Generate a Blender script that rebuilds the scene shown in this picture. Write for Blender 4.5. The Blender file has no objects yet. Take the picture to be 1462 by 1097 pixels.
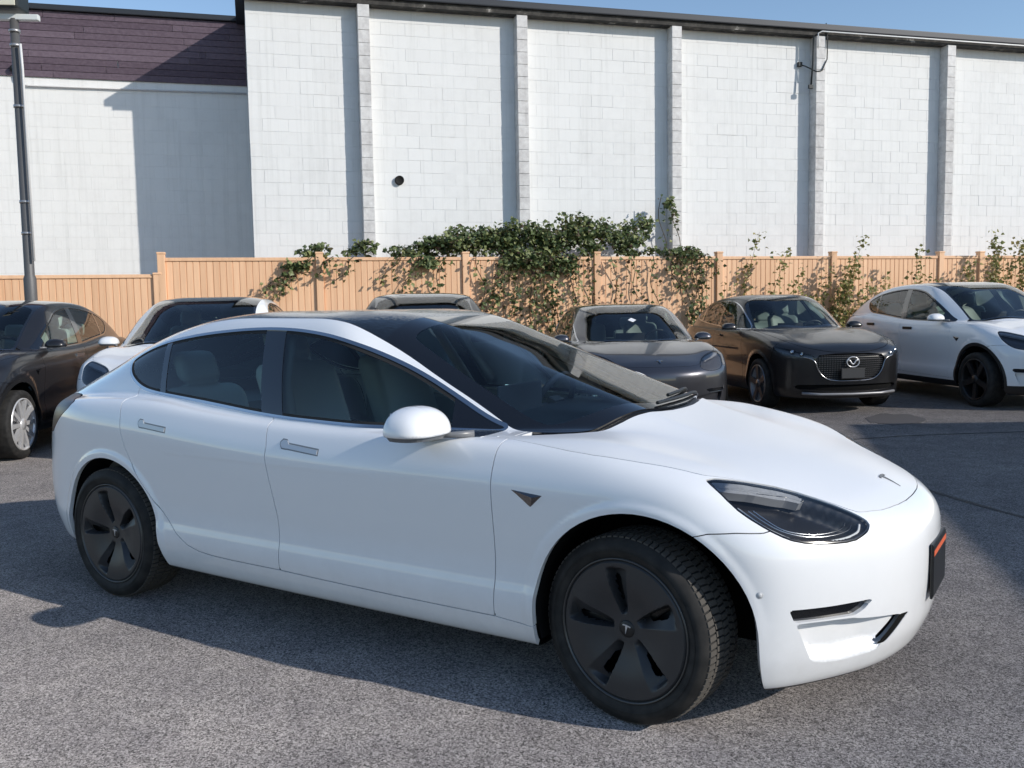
import bpy, bmesh, math, random
import numpy as np
from mathutils import Vector, Matrix

# ------------------------------------------------------------------ camera, sky, sun, exposure
SC = bpy.context.scene
COL = SC.collection
CAM_POS = (1.3305, -3.6993, 1.4592)
CAM_YAW, CAM_PITCH, CAM_ROLL = 2.1339, 0.0860, -0.0168
cam_data = bpy.data.cameras.new('camera')
cam = bpy.data.objects.new('camera', cam_data); COL.objects.link(cam)
_f = Vector((math.cos(CAM_YAW)*math.cos(CAM_PITCH), math.sin(CAM_YAW)*math.cos(CAM_PITCH), -math.sin(CAM_PITCH)))
_r = Vector((math.sin(CAM_YAW), -math.cos(CAM_YAW), 0)); _u = _r.cross(_f)
_r2 = _r*math.cos(CAM_ROLL)+_u*math.sin(CAM_ROLL); _u2 = -_r*math.sin(CAM_ROLL)+_u*math.cos(CAM_ROLL)
cam.matrix_world = Matrix(((_r2.x,_u2.x,-_f.x,CAM_POS[0]),(_r2.y,_u2.y,-_f.y,CAM_POS[1]),(_r2.z,_u2.z,-_f.z,CAM_POS[2]),(0,0,0,1)))
cam_data.sensor_width = 36.0; cam_data.lens = 1320.0/1462.0*36.0
cam_data.clip_start = 0.05; cam_data.clip_end = 2000.0
SC.camera = cam

SUN_AZ, SUN_EL = math.radians(6.5), math.radians(26.8)      # azimuth from +X towards +Y
world = bpy.data.worlds.new('World'); SC.world = world; world.use_nodes = True
wn = world.node_tree.nodes; wl = world.node_tree.links
bg = wn['Background']
sky = wn.new('ShaderNodeTexSky'); sky.sky_type = 'NISHITA'; sky.sun_disc = False
sky.sun_elevation = SUN_EL; sky.sun_rotation = math.radians(90)-SUN_AZ
sky.air_density = 1.0; sky.dust_density = 0.25; sky.ozone_density = 2.2
bg.inputs['Strength'].default_value = 0.15
wl.new(sky.outputs['Color'], bg.inputs['Color'])
sun_data = bpy.data.lights.new('sun', 'SUN'); sun_data.energy = 3.65; sun_data.angle = math.radians(0.53)
sun_data.color = (1.0, 0.94, 0.855)
sun = bpy.data.objects.new('sun', sun_data); COL.objects.link(sun)
_sd = Vector((math.cos(SUN_AZ)*math.cos(SUN_EL), math.sin(SUN_AZ)*math.cos(SUN_EL), math.sin(SUN_EL)))
sun.rotation_euler = _sd.to_track_quat('Z', 'Y').to_euler()
sun.location = _sd*40
SC.view_settings.view_transform = 'Standard'; SC.view_settings.look = 'None'
SC.view_settings.exposure = 0.13; SC.view_settings.gamma = 1.0; SC.view_settings.use_curve_mapping = False
SC.render.engine = 'CYCLES'
SC.cycles.use_denoising = True
SC.cycles.max_bounces = 8; SC.cycles.transparent_max_bounces = 16
SC.cycles.sample_clamp_indirect = 6.0
random.seed(7); RNG = np.random.default_rng(7)

# ------------------------------------------------------------------ materials
MATS = {}
def mat(name, color=(.8,.8,.8), rough=.5, metal=0.0, spec=.5, coat=0.0, coat_rough=.03, emit=None, build=None):
    if name in MATS: return MATS[name]
    m = bpy.data.materials.new(name); m.use_nodes = True
    b = m.node_tree.nodes['Principled BSDF']
    b.inputs['Base Color'].default_value = (*color, 1); b.inputs['Roughness'].default_value = rough
    b.inputs['Metallic'].default_value = metal; b.inputs['Specular IOR Level'].default_value = spec
    b.inputs['Coat Weight'].default_value = coat; b.inputs['Coat Roughness'].default_value = coat_rough
    if emit:
        b.inputs['Emission Color'].default_value = (*emit[0], 1); b.inputs['Emission Strength'].default_value = emit[1]
    if build: build(m.node_tree.nodes, m.node_tree.links, b)
    MATS[name] = m
    return m
def glass_mat(name, tint, reflect=1.0, rough=0.0, ior=1.65):
    if name in MATS: return MATS[name]
    m = bpy.data.materials.new(name); m.use_nodes = True
    n = m.node_tree.nodes; l = m.node_tree.links; n.clear()
    o = n.new('ShaderNodeOutputMaterial'); mx = n.new('ShaderNodeMixShader'); fr = n.new('ShaderNodeFresnel')
    fr.inputs['IOR'].default_value = ior
    tr = n.new('ShaderNodeBsdfTransparent'); tr.inputs['Color'].default_value = (*tint, 1)
    gl = n.new('ShaderNodeBsdfGlossy'); gl.inputs['Roughness'].default_value = rough
    gl.inputs['Color'].default_value = (reflect, reflect, reflect, 1)
    l.new(fr.outputs[0], mx.inputs[0]); l.new(tr.outputs[0], mx.inputs[1]); l.new(gl.outputs[0], mx.inputs[2])
    l.new(mx.outputs[0], o.inputs['Surface'])
    MATS[name] = m
    return m
def node(nodes, kind, **kw):
    n = nodes.new(kind)
    for k, v in kw.items():
        if k in n.inputs.keys() and not hasattr(n, k): n.inputs[k].default_value = v
        else:
            try: setattr(n, k, v)
            except Exception: n.inputs[k].default_value = v
    return n

# ------------------------------------------------------------------ object helpers
def tag(o, label=None, cat=None, group=None, kind=None):
    if label: o['label'] = label
    if cat: o['category'] = cat
    if group: o['group'] = group
    if kind: o['kind'] = kind
    return o
def empty(name, loc=(0,0,0), rz=0.0, parent=None):
    o = bpy.data.objects.new(name, None); COL.objects.link(o)
    o.location = loc; o.rotation_euler = (0,0,rz); o.empty_display_size = .2
    if parent: o.parent = parent
    return o
def mesh_obj(name, verts, faces, material, parent=None, smooth=False, normals=None, slots=None, mats=None):
    me = bpy.data.meshes.new(name)
    if isinstance(verts, np.ndarray): verts = verts.tolist()
    if isinstance(faces, np.ndarray): faces = faces.tolist()
    me.from_pydata(verts, [], faces)
    for m in (mats or [material]): me.materials.append(m)
    if slots is not None: me.polygons.foreach_set('material_index', np.asarray(slots, dtype=np.int32))
    if smooth or normals is not None:
        me.polygons.foreach_set('use_smooth', np.ones(len(me.polygons), dtype=bool))
    if normals is not None:
        me.normals_split_custom_set_from_vertices(normals.tolist())
    me.update()
    o = bpy.data.objects.new(name, me); COL.objects.link(o)
    if parent: o.parent = parent
    return o
class MB:
    """collects boxes, tubes, lathes, prisms; build() links ONE mesh object"""
    def __init__(s): s.v = []; s.f = []; s.sm = []
    def add(s, vs, fs, smooth=False):
        b = len(s.v); s.v += [tuple(v) for v in vs]; s.f += [tuple(i+b for i in f) for f in fs]; s.sm += [smooth]*len(fs); return s
    def box(s, lo, hi, M=None, bev=0.0):
        bm = bmesh.new(); bmesh.ops.create_cube(bm, size=1.0)
        c = [(a+b)/2 for a, b in zip(lo, hi)]; d = [abs(b-a) for a, b in zip(lo, hi)]
        for v in bm.verts: v.co = Vector((v.co.x*d[0]+c[0], v.co.y*d[1]+c[1], v.co.z*d[2]+c[2]))
        if bev > 0:
            bmesh.ops.bevel(bm, geom=bm.edges[:], offset=bev, segments=2, affect='EDGES', profile=.6)
        s.bm(bm, M); return s
    def bm(s, bm, M=None, smooth=False):
        bm.verts.index_update()
        vs = [(M @ v.co if M is not None else v.co.copy()) for v in bm.verts]
        s.add(vs, [[v.index for v in f.verts] for f in bm.faces], smooth); bm.free(); return s
    def tube(s, pts, r, seg=10, closed=False, caps=True):
        P = [Vector(p) for p in pts]; n = len(P)
        R = r if hasattr(r, '__len__') else [r]*n
        rings = []; up = Vector((0,0,1)); prev = None
        for i in range(n):
            if closed: t = P[(i+1) % n]-P[i-1]
            else: t = P[min(i+1,n-1)]-P[max(i-1,0)]
            if t.length < 1e-9: t = Vector((0,0,1))
            t.normalize()
            if prev is None:
                a = up if abs(t.z) < .9 else Vector((1,0,0)); x = a.cross(t).normalized()
            else:
                x = (prev - t*prev.dot(t))
                x = x.normalized() if x.length > 1e-6 else Vector((1,0,0)).cross(t).normalized()
            prev = x; y = t.cross(x)
            rings.append([P[i]+(x*math.cos(2*math.pi*k/seg)+y*math.sin(2*math.pi*k/seg))*R[i] for k in range(seg)])
        vs = [v for r_ in rings for v in r_]; fs = []
        m = n if closed else n-1
        for i in range(m):
            for k in range(seg):
                a = i*seg+k; b = i*seg+(k+1) % seg; c = ((i+1) % n)*seg+(k+1) % seg; d = ((i+1) % n)*seg+k
                fs.append((a,b,c,d))
        s.add(vs, fs, True)
        if caps and not closed:
            b0 = len(s.v)-len(vs)
            s.f.append(tuple(b0+k for k in reversed(range(seg)))); s.sm.append(False)
            s.f.append(tuple(b0+(n-1)*seg+k for k in range(seg))); s.sm.append(False)
        return s
    def lathe(s, prof, seg=48, axis='y', M=None, smooth=True, close=False):
        """prof: list of (r, h); revolved round the y axis (h along y)"""
        vs = []; fs = []; n = len(prof)
        for k in range(seg):
            a = 2*math.pi*k/seg
            for (r, h) in prof:
                v = Vector((r*math.cos(a), h, r*math.sin(a)))
                vs.append(M @ v if M is not None else v)
        for k in range(seg):
            k2 = (k+1) % seg
            for i in range(n-1): fs.append((k*n+i, k*n+i+1, k2*n+i+1, k2*n+i))
            if close: fs.append((k*n+n-1, k*n, k2*n, k2*n+n-1))
        s.add(vs, fs, smooth); return s
    def prism(s, pts2, lo, hi, fn, smooth=False):
        """extrude 2-D polygon pts2 between lo and hi; fn(a,b,h)->xyz"""
        n = len(pts2)
        vs = [fn(a,b,lo) for a,b in pts2]+[fn(a,b,hi) for a,b in pts2]
        fs = [tuple(range(n))[::-1], tuple(range(n, 2*n))]+[(i,(i+1)%n,n+(i+1)%n,n+i) for i in range(n)]
        s.add(vs, fs, smooth); return s
    def build(s, name, material, parent=None, fix=True, autosmooth=None):
        me = bpy.data.meshes.new(name); me.from_pydata(s.v, [], s.f); me.materials.append(material)
        me.polygons.foreach_set('use_smooth', np.array(s.sm, dtype=bool))
        if fix:
            bm = bmesh.new(); bm.from_mesh(me); bmesh.ops.recalc_face_normals(bm, faces=bm.faces[:]); bm.to_mesh(me); bm.free()
        if autosmooth is not None:
            me.polygons.foreach_set('use_smooth', np.ones(len(me.polygons), dtype=bool))
            me.set_sharp_from_angle(angle=math.radians(autosmooth))
        me.update()
        o = bpy.data.objects.new(name, me); COL.objects.link(o)
        if parent: o.parent = parent
        return o
# ------------------------------------------------------------------ setting: frame of the back wall
WA = math.radians(47.77)
WU = Vector((math.cos(WA), math.sin(WA), 0)); WN = Vector((math.sin(WA), -math.cos(WA), 0))
W0 = Vector((CAM_POS[0]+17.5*math.cos(CAM_YAW), CAM_POS[1]+17.5*math.sin(CAM_YAW), 0))
def WP(s, t, z=0.0): return W0+WU*s+WN*t+Vector((0,0,z))
WM = Matrix(((WU.x,-WN.x,0,W0.x),(WU.y,-WN.y,0,W0.y),(0,0,1,0),(0,0,0,1)))     # local (s, -t, z) -> world
WROT = WA
def wbox(mb, s0, s1, t0, t1, z0, z1, bev=0.0): return mb.box((s0,-t1,z0), (s1,-t0,z1), WM, bev)

# ------------------------------------------------------------------ surface materials
def asphalt_build(n, l, b):
    tc = n.new('ShaderNodeTexCoord'); P = tc.outputs['Object']
    def noise(sc, det, ro=.6):
        q = node(n, 'ShaderNodeTexNoise', Scale=sc, Detail=det, Roughness=ro); l.new(P, q.inputs['Vector']); return q
    vo = node(n, 'ShaderNodeTexVoronoi', Scale=150.0); l.new(P, vo.inputs['Vector'])
    sep = n.new('ShaderNodeSeparateColor'); l.new(vo.outputs['Color'], sep.inputs[0])
    vo2 = node(n, 'ShaderNodeTexVoronoi', Scale=330.0); l.new(P, vo2.inputs['Vector'])
    sep2 = n.new('ShaderNodeSeparateColor'); l.new(vo2.outputs['Color'], sep2.inputs[0])
    ad = node(n, 'ShaderNodeMath', operation='ADD'); l.new(sep.outputs[0], ad.inputs[0]); l.new(sep2.outputs[1], ad.inputs[1])
    r1 = n.new('ShaderNodeValToRGB'); e = r1.color_ramp.elements
    e[0].position = .10; e[0].color = (.035,.033,.032,1); e[1].position = .95; e[1].color = (.69,.64,.62,1)
    q = r1.color_ramp.elements.new(.5); q.color = (.305,.281,.271,1)
    hf = node(n, 'ShaderNodeMath', operation='MULTIPLY'); hf.inputs[1].default_value = .5; l.new(ad.outputs[0], hf.inputs[0]); l.new(hf.outputs[0], r1.inputs[0])
    big = noise(.55, 5); mid = noise(4.0, 6, .7)
    r2 = n.new('ShaderNodeValToRGB'); r2.color_ramp.elements[0].position = .3; r2.color_ramp.elements[0].color = (.72,.72,.73,1); r2.color_ramp.elements[1].position = .7; r2.color_ramp.elements[1].color = (1.12,1.10,1.08,1)
    l.new(big.outputs['Fac'], r2.inputs[0])
    r3 = n.new('ShaderNodeValToRGB'); r3.color_ramp.elements[0].position = .32; r3.color_ramp.elements[0].color = (.78,.78,.80,1); r3.color_ramp.elements[1].position = .62; r3.color_ramp.elements[1].color = (1.06,1.06,1.05,1)
    l.new(mid.outputs['Fac'], r3.inputs[0])
    m1 = node(n, 'ShaderNodeMix', data_type='RGBA', blend_type='MULTIPLY'); m1.inputs['Factor'].default_value = 1; l.new(r1.outputs[0], m1.inputs['A']); l.new(r2.outputs[0], m1.inputs['B'])
    m2 = node(n, 'ShaderNodeMix', data_type='RGBA', blend_type='MULTIPLY'); m2.inputs['Factor'].default_value = 1; l.new(m1.outputs['Result'], m2.inputs['A']); l.new(r3.outputs[0], m2.inputs['B'])
    # oil drips: sparse dark blots
    ov = node(n, 'ShaderNodeTexVoronoi', Scale=.55); l.new(P, ov.inputs['Vector'])
    wob = noise(9.0, 4); ad2 = node(n, 'ShaderNodeMath', operation='MULTIPLY_ADD'); ad2.inputs[1].default_value = .10; l.new(wob.outputs['Fac'], ad2.inputs[0]); l.new(ov.outputs['Distance'], ad2.inputs[2])
    r4 = n.new('ShaderNodeValToRGB'); r4.color_ramp.elements[0].position = .075; r4.color_ramp.elements[0].color = (.45,.43,.42,1); r4.color_ramp.elements[1].position = .15; r4.color_ramp.elements[1].color = (1,1,1,1)
    l.new(ad2.outputs[0], r4.inputs[0])
    m3 = node(n, 'ShaderNodeMix', data_type='RGBA', blend_type='MULTIPLY'); m3.inputs['Factor'].default_value = 1; l.new(m2.outputs['Result'], m3.inputs['A']); l.new(r4.outputs[0], m3.inputs['B'])
    l.new(m3.outputs['Result'], b.inputs['Base Color'])
    bp = node(n, 'ShaderNodeBump', Strength=1.0, Distance=.018)
    b.inputs['Diffuse Roughness'].default_value = 1.0
    l.new(ad.outputs[0], bp.inputs['Height']); l.new(bp.outputs[0], b.inputs['Normal'])
ASPHALT = mat('asphalt', (.18,.18,.18), .9, spec=.25, build=asphalt_build)
def white_block_build(island, tint, grime, tex=6.0):
    def f(n, l, b):
        tc = n.new('ShaderNodeTexCoord'); ge = n.new('ShaderNodeNewGeometry'); oi = n.new('ShaderNodeObjectInfo')
        rnd = ge.outputs['Random Per Island'] if island else oi.outputs['Random']
        cr = n.new('ShaderNodeValToRGB'); cr.color_ramp.elements[0].color = tuple(c*.975 for c in tint)+(1,); cr.color_ramp.elements[1].color = tuple(min(1,c*1.01) for c in tint)+(1,)
        l.new(rnd, cr.inputs[0])
        nz = node(n, 'ShaderNodeTexNoise', Scale=tex, Detail=8.0, Roughness=.65); l.new(ge.outputs['Position'], nz.inputs['Vector'])
        n2 = node(n, 'ShaderNodeTexNoise', Scale=.8, Detail=6.0, Roughness=.6); l.new(ge.outputs['Position'], n2.inputs['Vector'])
        r2 = n.new('ShaderNodeValToRGB'); r2.color_ramp.elements[0].position = .52-.12*grime; r2.color_ramp.elements[0].color = (1,1,1,1); r2.color_ramp.elements[1].position = .80-.12*grime; r2.color_ramp.elements[1].color = (1-.30*grime,1-.31*grime,1-.31*grime,1)
        mm = node(n, 'ShaderNodeMath', operation='MULTIPLY_ADD'); mm.inputs[1].default_value = .5; l.new(n2.outputs['Fac'], mm.inputs[0])
        hh = node(n, 'ShaderNodeMath', operation='MULTIPLY'); hh.inputs[1].default_value = .5; l.new(nz.outputs['Fac'], hh.inputs[0]); l.new(hh.outputs[0], mm.inputs[2])
        l.new(mm.outputs[0], r2.inputs[0])
        mx = node(n, 'ShaderNodeMix', data_type='RGBA', blend_type='MULTIPLY'); mx.inputs['Factor'].default_value = 1
        l.new(cr.outputs[0], mx.inputs['A']); l.new(r2.outputs[0], mx.inputs['B'])
        # rain runs: narrow vertical streaks
        mp = n.new('ShaderNodeMapping'); mp.inputs['Scale'].default_value = (7,7,.22); l.new(ge.outputs['Position'], mp.inputs[0])
        n4 = node(n, 'ShaderNodeTexNoise', Scale=1.6, Detail=7.0, Roughness=.7); l.new(mp.outputs[0], n4.inputs['Vector'])
        r4 = n.new('ShaderNodeValToRGB'); r4.color_ramp.elements[0].position = .50; r4.color_ramp.elements[0].color = (1,1,1,1); r4.color_ramp.elements[1].position = .78; r4.color_ramp.elements[1].color = (.80,.80,.79,1); l.new(n4.outputs['Fac'], r4.inputs[0])
        mx2 = node(n, 'ShaderNodeMix', data_type='RGBA', blend_type='MULTIPLY'); mx2.inputs['Factor'].default_value = .7
        l.new(mx.outputs['Result'], mx2.inputs['A']); l.new(r4.outputs[0], mx2.inputs['B']); l.new(mx2.outputs['Result'], b.inputs['Base Color'])
        n3 = node(n, 'ShaderNodeTexNoise', Scale=60.0, Detail=4.0); l.new(ge.outputs['Position'], n3.inputs['Vector'])
        bp = node(n, 'ShaderNodeBump', Strength=.25, Distance=.004); l.new(n3.outputs['Fac'], bp.inputs['Height']); l.new(bp.outputs[0], b.inputs['Normal'])
    return f
COOL = (.745,.75,.745); WARM = (.80,.795,.775)
BLK_M = mat('painted_block', COOL, .75, build=white_block_build(False, COOL, .30))
BLK_S = mat('painted_block_far', COOL, .75, build=white_block_build(True, COOL, .30))
BLK_P = mat('pilaster_block', (.74,.74,.74), .8, build=white_block_build(False, (.76,.755,.745), 1.35, 9.0))
BLK_W = mat('painted_block_warm', WARM, .75, build=white_block_build(False, WARM, .30))
MORTAR = mat('painted_mortar', (.735,.74,.735), .85, build=white_block_build(True, (.735,.74,.735), .3))
MORTARW = mat('painted_mortar_warm', (.775,.77,.75), .85)
def siding_build(n, l, b):
    ge = n.new('ShaderNodeNewGeometry'); oi = n.new('ShaderNodeObjectInfo')
    mp = n.new('ShaderNodeMapping'); mp.inputs['Rotation'].default_value = (0,0,-WA); mp.inputs['Scale'].default_value = (1.2,20,20); l.new(ge.outputs['Position'], mp.inputs[0])
    nz = node(n, 'ShaderNodeTexNoise', Scale=1.2, Detail=8.0, Roughness=.7); l.new(mp.outputs[0], nz.inputs['Vector'])
    cr = n.new('ShaderNodeValToRGB'); cr.color_ramp.elements[0].position = .3; cr.color_ramp.elements[0].color = (.078,.052,.072,1); cr.color_ramp.elements[1].position = .75; cr.color_ramp.elements[1].color = (.155,.115,.145,1)
    ad = node(n, 'ShaderNodeMath', operation='MULTIPLY_ADD'); ad.inputs[1].default_value = .3; l.new(oi.outputs['Random'], ad.inputs[0]); l.new(nz.outputs['Fac'], ad.inputs[2])
    sb = node(n, 'ShaderNodeMath', operation='SUBTRACT'); sb.inputs[1].default_value = .15; l.new(ad.outputs[0], sb.inputs[0]); l.new(sb.outputs[0], cr.inputs[0]); l.new(cr.outputs[0], b.inputs['Base Color'])
SIDING = mat('stained_siding', (.11,.08,.10), .75, build=siding_build)
CAPM = mat('dark_metal_cap', (.030,.034,.042), .5, .3)
def beam_build(n, l, b):
    ge = n.new('ShaderNodeNewGeometry'); nz = node(n, 'ShaderNodeTexNoise', Scale=5.0, Detail=8.0, Roughness=.7); l.new(ge.outputs['Position'], nz.inputs['Vector'])
    cr = n.new('ShaderNodeValToRGB'); e = cr.color_ramp.elements; e[0].position = .45; e[0].color = (.03,.028,.026,1); e[1].position = .72; e[1].color = (.45,.43,.40,1)
    q = e.new(.6); q.color = (.07,.065,.058,1)
    l.new(nz.outputs['Fac'], cr.inputs[0]); l.new(cr.outputs[0], b.inputs['Base Color'])
BEAM = mat('flaking_beam', (.06,.055,.05), .85, build=beam_build)
def fence_build(n, l, b):
    ge = n.new('ShaderNodeNewGeometry'); oi = n.new('ShaderNodeObjectInfo')
    mp = n.new('ShaderNodeMapping'); mp.inputs['Scale'].default_value = (14,14,.8); l.new(ge.outputs['Position'], mp.inputs[0])
    nz = node(n, 'ShaderNodeTexNoise', Scale=1.5, Detail=7.0, Roughness=.65); l.new(mp.outputs[0], nz.inputs['Vector'])
    ad = node(n, 'ShaderNodeMath', operation='MULTIPLY_ADD'); ad.inputs[1].default_value = .35; l.new(oi.outputs['Random'], ad.inputs[0]); l.new(nz.outputs['Fac'], ad.inputs[2])
    cr = n.new('ShaderNodeValToRGB'); cr.color_ramp.elements[0].position = .35; cr.color_ramp.elements[0].color = (.68,.405,.235,1); cr.color_ramp.elements[1].position = .95; cr.color_ramp.elements[1].color = (.87,.55,.335,1)
    l.new(ad.outputs[0], cr.inputs[0]); l.new(cr.outputs[0], b.inputs['Base Color'])
FENCE = mat('tan_fence', (.56,.33,.18), .6, build=fence_build)
GALV = mat('galvanised_pole', (.11,.11,.112), .55, .3)
TAR = mat('tar', (.018,.018,.019), .7)

# ------------------------------------------------------------------ ground
tag(mesh_obj('ground', [(-150,-150,0),(150,-150,0),(150,150,0),(-150,150,0)], [(0,1,2,3)], ASPHALT), 'grey coarse asphalt of the parking lot', None, kind='structure')
def tar_seam(pts, w, label):
    P = chaikin2(pts, 3); vs = []; fs = []
    for i, p in enumerate(P):
        d = np.array(P[min(i+1,len(P)-1)])-np.array(P[max(i-1,0)]); d = d/np.linalg.norm(d); n_ = np.array([-d[1], d[0]])
        ww = w*(.6+.8*random.random())
        a = np.array(p)+n_*ww; c = np.array(p)-n_*ww; vs += [(a[0],a[1],.004),(c[0],c[1],.004)]
    for i in range(len(P)-1): fs.append((2*i,2*i+1,2*i+3,2*i+2))
    o = mesh_obj('tar_seam', vs, fs, TAR); tag(o, label, kind='structure'); return o
def chaikin2(pts, n):
    P = np.array(pts, float)
    for _ in range(n):
        A = .75*P[:-1]+.25*P[1:]; B = .25*P[:-1]+.75*P[1:]
        P = np.concatenate([P[:1], np.stack([A,B],1).reshape(-1,2), P[-1:]])
    return P.tolist()
tar_seam([(-1.6,5.0),(-.6,4.5),(.21,3.94),(.38,3.73),(.97,3.15),(1.8,2.5),(4,.9)], .022, 'dark crack seam in the shaded asphalt just beyond the saloon nose')
tar_seam([(-2.2,4.7),(-1.2,5.8),(-.66,6.33),(-.29,6.78),(.72,7.56),(2.5,9.0)], .018, 'thin dark seam along the far edge of the shadow at right')
vs = [(-.69,8.12,.004)]+[(-.69+(.34*math.cos(a)*.8-.22*math.sin(a))*(.85+.3*random.random()), 8.12+(.30*math.cos(a)+.45*math.sin(a))*(.85+.3*random.random()), .004) for a in np.linspace(0,2*math.pi,28,endpoint=False)]
tag(mesh_obj('oil_stain', vs, [(0,i+1,(i+1)%28+1) for i in range(28)], mat('oil_stain', (.075,.068,.066), .85)), 'dark oil stain on the sunlit strip of asphalt', None, kind='structure')

# ------------------------------------------------------------------ block building
def shared(name, me, parent, loc, rz=0.0, scale=None):
    o = bpy.data.objects.new(name, me); COL.objects.link(o); o.parent = parent; o.location = loc; o.rotation_euler = (0,0,rz)
    if scale: o.scale = scale
    return o
def block_mesh(name, w, h, d, material, bev=.007):
    """front face towards local -y, centred on x, z"""
    a, c = w/2, h/2
    vs = [(-a,0,-c),(a,0,-c),(a,0,c),(-a,0,c),(-a,-d+bev*.6,-c),(a,-d+bev*.6,-c),(a,-d+bev*.6,c),(-a,-d+bev*.6,c),(-a+bev,-d,-c+bev),(a-bev,-d,-c+bev),(a-bev,-d,c-bev),(-a+bev,-d,c-bev)]
    fs = []
    for k in range(4):
        j = (k+1) % 4; fs += [(k,j,4+j,4+k),(4+k,4+j,8+j,8+k)]
    fs.append((8,9,10,11))
    me = bpy.data.meshes.new(name); me.from_pydata(vs, [], fs); me.materials.append(material); me.update(); return me
BH, BL = .2187, .4374
GAP = .006
bld = empty('block_building', tuple(WP(-4.6, 0)), WROT)
tag(bld, 'tall white painted concrete block building with dark cap and pilasters behind the fence', 'building')
def lbox(parent, origin_s, name, s0, s1, t0, t1, z0, z1, material, bev=0.0):
    return MB().box((s0-origin_s,-t1,z0), (s1-origin_s,-t0,z1), None, bev).build(name, material, parent)
lbox(bld, -4.6, 'wall', -4.62, 15.0, -9.0, 0.0, 0.0, 6.72, MORTAR)
me_full = block_mesh('block', BL-GAP, BH-GAP, .006, BLK_M, .004); me_half = block_mesh('block_half', BL/2-GAP, BH-GAP, .006, BLK_M, .004)
PIL = [-2.735,.14,3.22,6.37,9.50,12.62]
cells = []
z = 6.70-BH; row = 0
while z > 1.75:
    edges = [-4.62]+PIL+[15.0]
    for bi in range(len(edges)-1):
        a = edges[bi]+(.2 if bi > 0 else 0); b_ = edges[bi+1]
        x = a-(BL/2 if row % 2 else 0)
        while x < b_-.02:
            x0, x1 = max(x, a), min(x+BL, b_)
            if x1-x0 > .05 and x0 < 12.6: cells.append((x0, x1, z))
            x += BL
    z -= BH; row += 1
cp = Vector(CAM_POS)
cells.sort(key=lambda c: (WP((c[0]+c[1])/2, 0, c[2]+BH/2)-cp).length)
vis = [c for c in cells if c[2] > 2.0]; low = [c for c in cells if c[2] <= 2.0]
mesh_cache = {}
far = MB()
for i, (x0, x1, z0) in enumerate(vis+low):
    gp = random.choice((.0010,.0010,.0012,.002,.005)); w = x1-x0-gp; jit = random.uniform(-.0012,.0012)*(2.2 if random.random() < .15 else .5)
    if i < 300:
        k = (round(x1-x0, 3), gp)
        if k not in mesh_cache: mesh_cache[k] = block_mesh('block', w, BH-gp, .006, BLK_M, .0015 if gp < .002 else .004)
        shared('block', mesh_cache[k], bld, ((x0+x1)/2+4.6, jit, z0+BH/2))
    else:
        a, c = w/2, (BH-gp)/2; bev = .0015 if gp < .002 else .004; d = .006; X = (x0+x1)/2+4.6; Z = z0+BH/2
        vs = [(-a,0,-c),(a,0,-c),(a,0,c),(-a,0,c),(-a,-d+bev*.6,-c),(a,-d+bev*.6,-c),(a,-d+bev*.6,c),(-a,-d+bev*.6,c),(-a+bev,-d,-c+bev),(a-bev,-d,-c+bev),(a-bev,-d,c-bev),(-a+bev,-d,c-bev)]
        fs = [f for q in range(4) for f in ((q,(q+1)%4,4+(q+1)%4,4+q),(4+q,4+(q+1)%4,8+(q+1)%4,8+q))]+[(8,9,10,11)]
        far.add([(p[0]+X, p[1]+jit, p[2]+Z) for p in vs], fs)
tag(far.build('block_courses', BLK_S, bld, fix=False), kind='stuff')
me_pil = block_mesh('block', .2, BH-.008, .012, BLK_P)
for p in PIL[:5]:
    pil = lbox(bld, -4.6, 'pilaster', p+.003, p+.197, -.05, .225, 0.0, 6.70, mat('pilaster_mortar', (.58,.58,.57), .85))
    z = 6.70-BH
    while z > 1.9:
        q = MB().box((p+4.6-random.uniform(0,.003),-.237-random.uniform(0,.003),z+.004), (p+4.8+random.uniform(0,.003),-.002,z+BH-.004), None, .006).build('block', BLK_P, pil)
        z -= BH
lbox(bld, -4.6, 'header_beam', -4.70, 15.1, .012, .235, 6.705, 6.80, BEAM)
lbox(bld, -4.6, 'roof_edge', -4.78, 15.15, -9.1, .29, 6.80, 6.925, CAPM, .02)
lbox(bld, -4.6, 'roof_vent', 5.0, 6.15, -1.1, -.1, 6.925, 7.03, mat('roof_vent', (.02,.03,.03), .6), .02)
# white conduit, cable and junction by the fourth pilaster
MB().tube([(6.38+4.6,-.27,6.45),(6.38+4.6,-.27,6.74),(6.45+4.6,-.30,6.77),(15+4.6,-.305,6.77)], .014, 8).build('conduit', mat('white_conduit', (.75,.75,.74), .5), bld)
CAB = mat('black_cable', (.015,.02,.022), .6)
MB().tube(chaikin_pts := [(6.57+4.6,-.25,6.95),(6.60+4.6,-.26,6.6),(6.60+4.6,-.25,6.25),(6.48+4.6,-.26,6.02),(6.36+4.6,-.24,6.0),(6.20+4.6,-.12,6.12),(6.13+4.6,-.02,6.18)], .012, 6).build('cable', CAB, bld)
MB().tube([(6.31+4.6,-.22,6.72),(6.30+4.6,-.22,6.2),(6.26+4.6,-.22,5.72)], .018, 6).build('drop_cable', CAB, bld)
MB().box((6.07+4.6,-.07,6.13),(6.16+4.6,-.01,6.22), None, .01).build('junction_box', CAB, bld)
MB().box((6.20+4.6,-.24,5.66),(6.30+4.6,-.20,5.74), None, .01).build('cable_weight', CAB, bld)
# black pipe stub in the second bay
hp_ = MB(); M = Matrix.Translation((-2.049+4.6, -.012, 3.72)); hp_.lathe([(.001,-.03),(.055,-.03),(.075,-.05),(.080,-.05),(.085,.02)], 24, M=M); hp_.build('vent_pipe', mat('vent_pipe', (.008,.008,.008), .9), bld)

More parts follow.
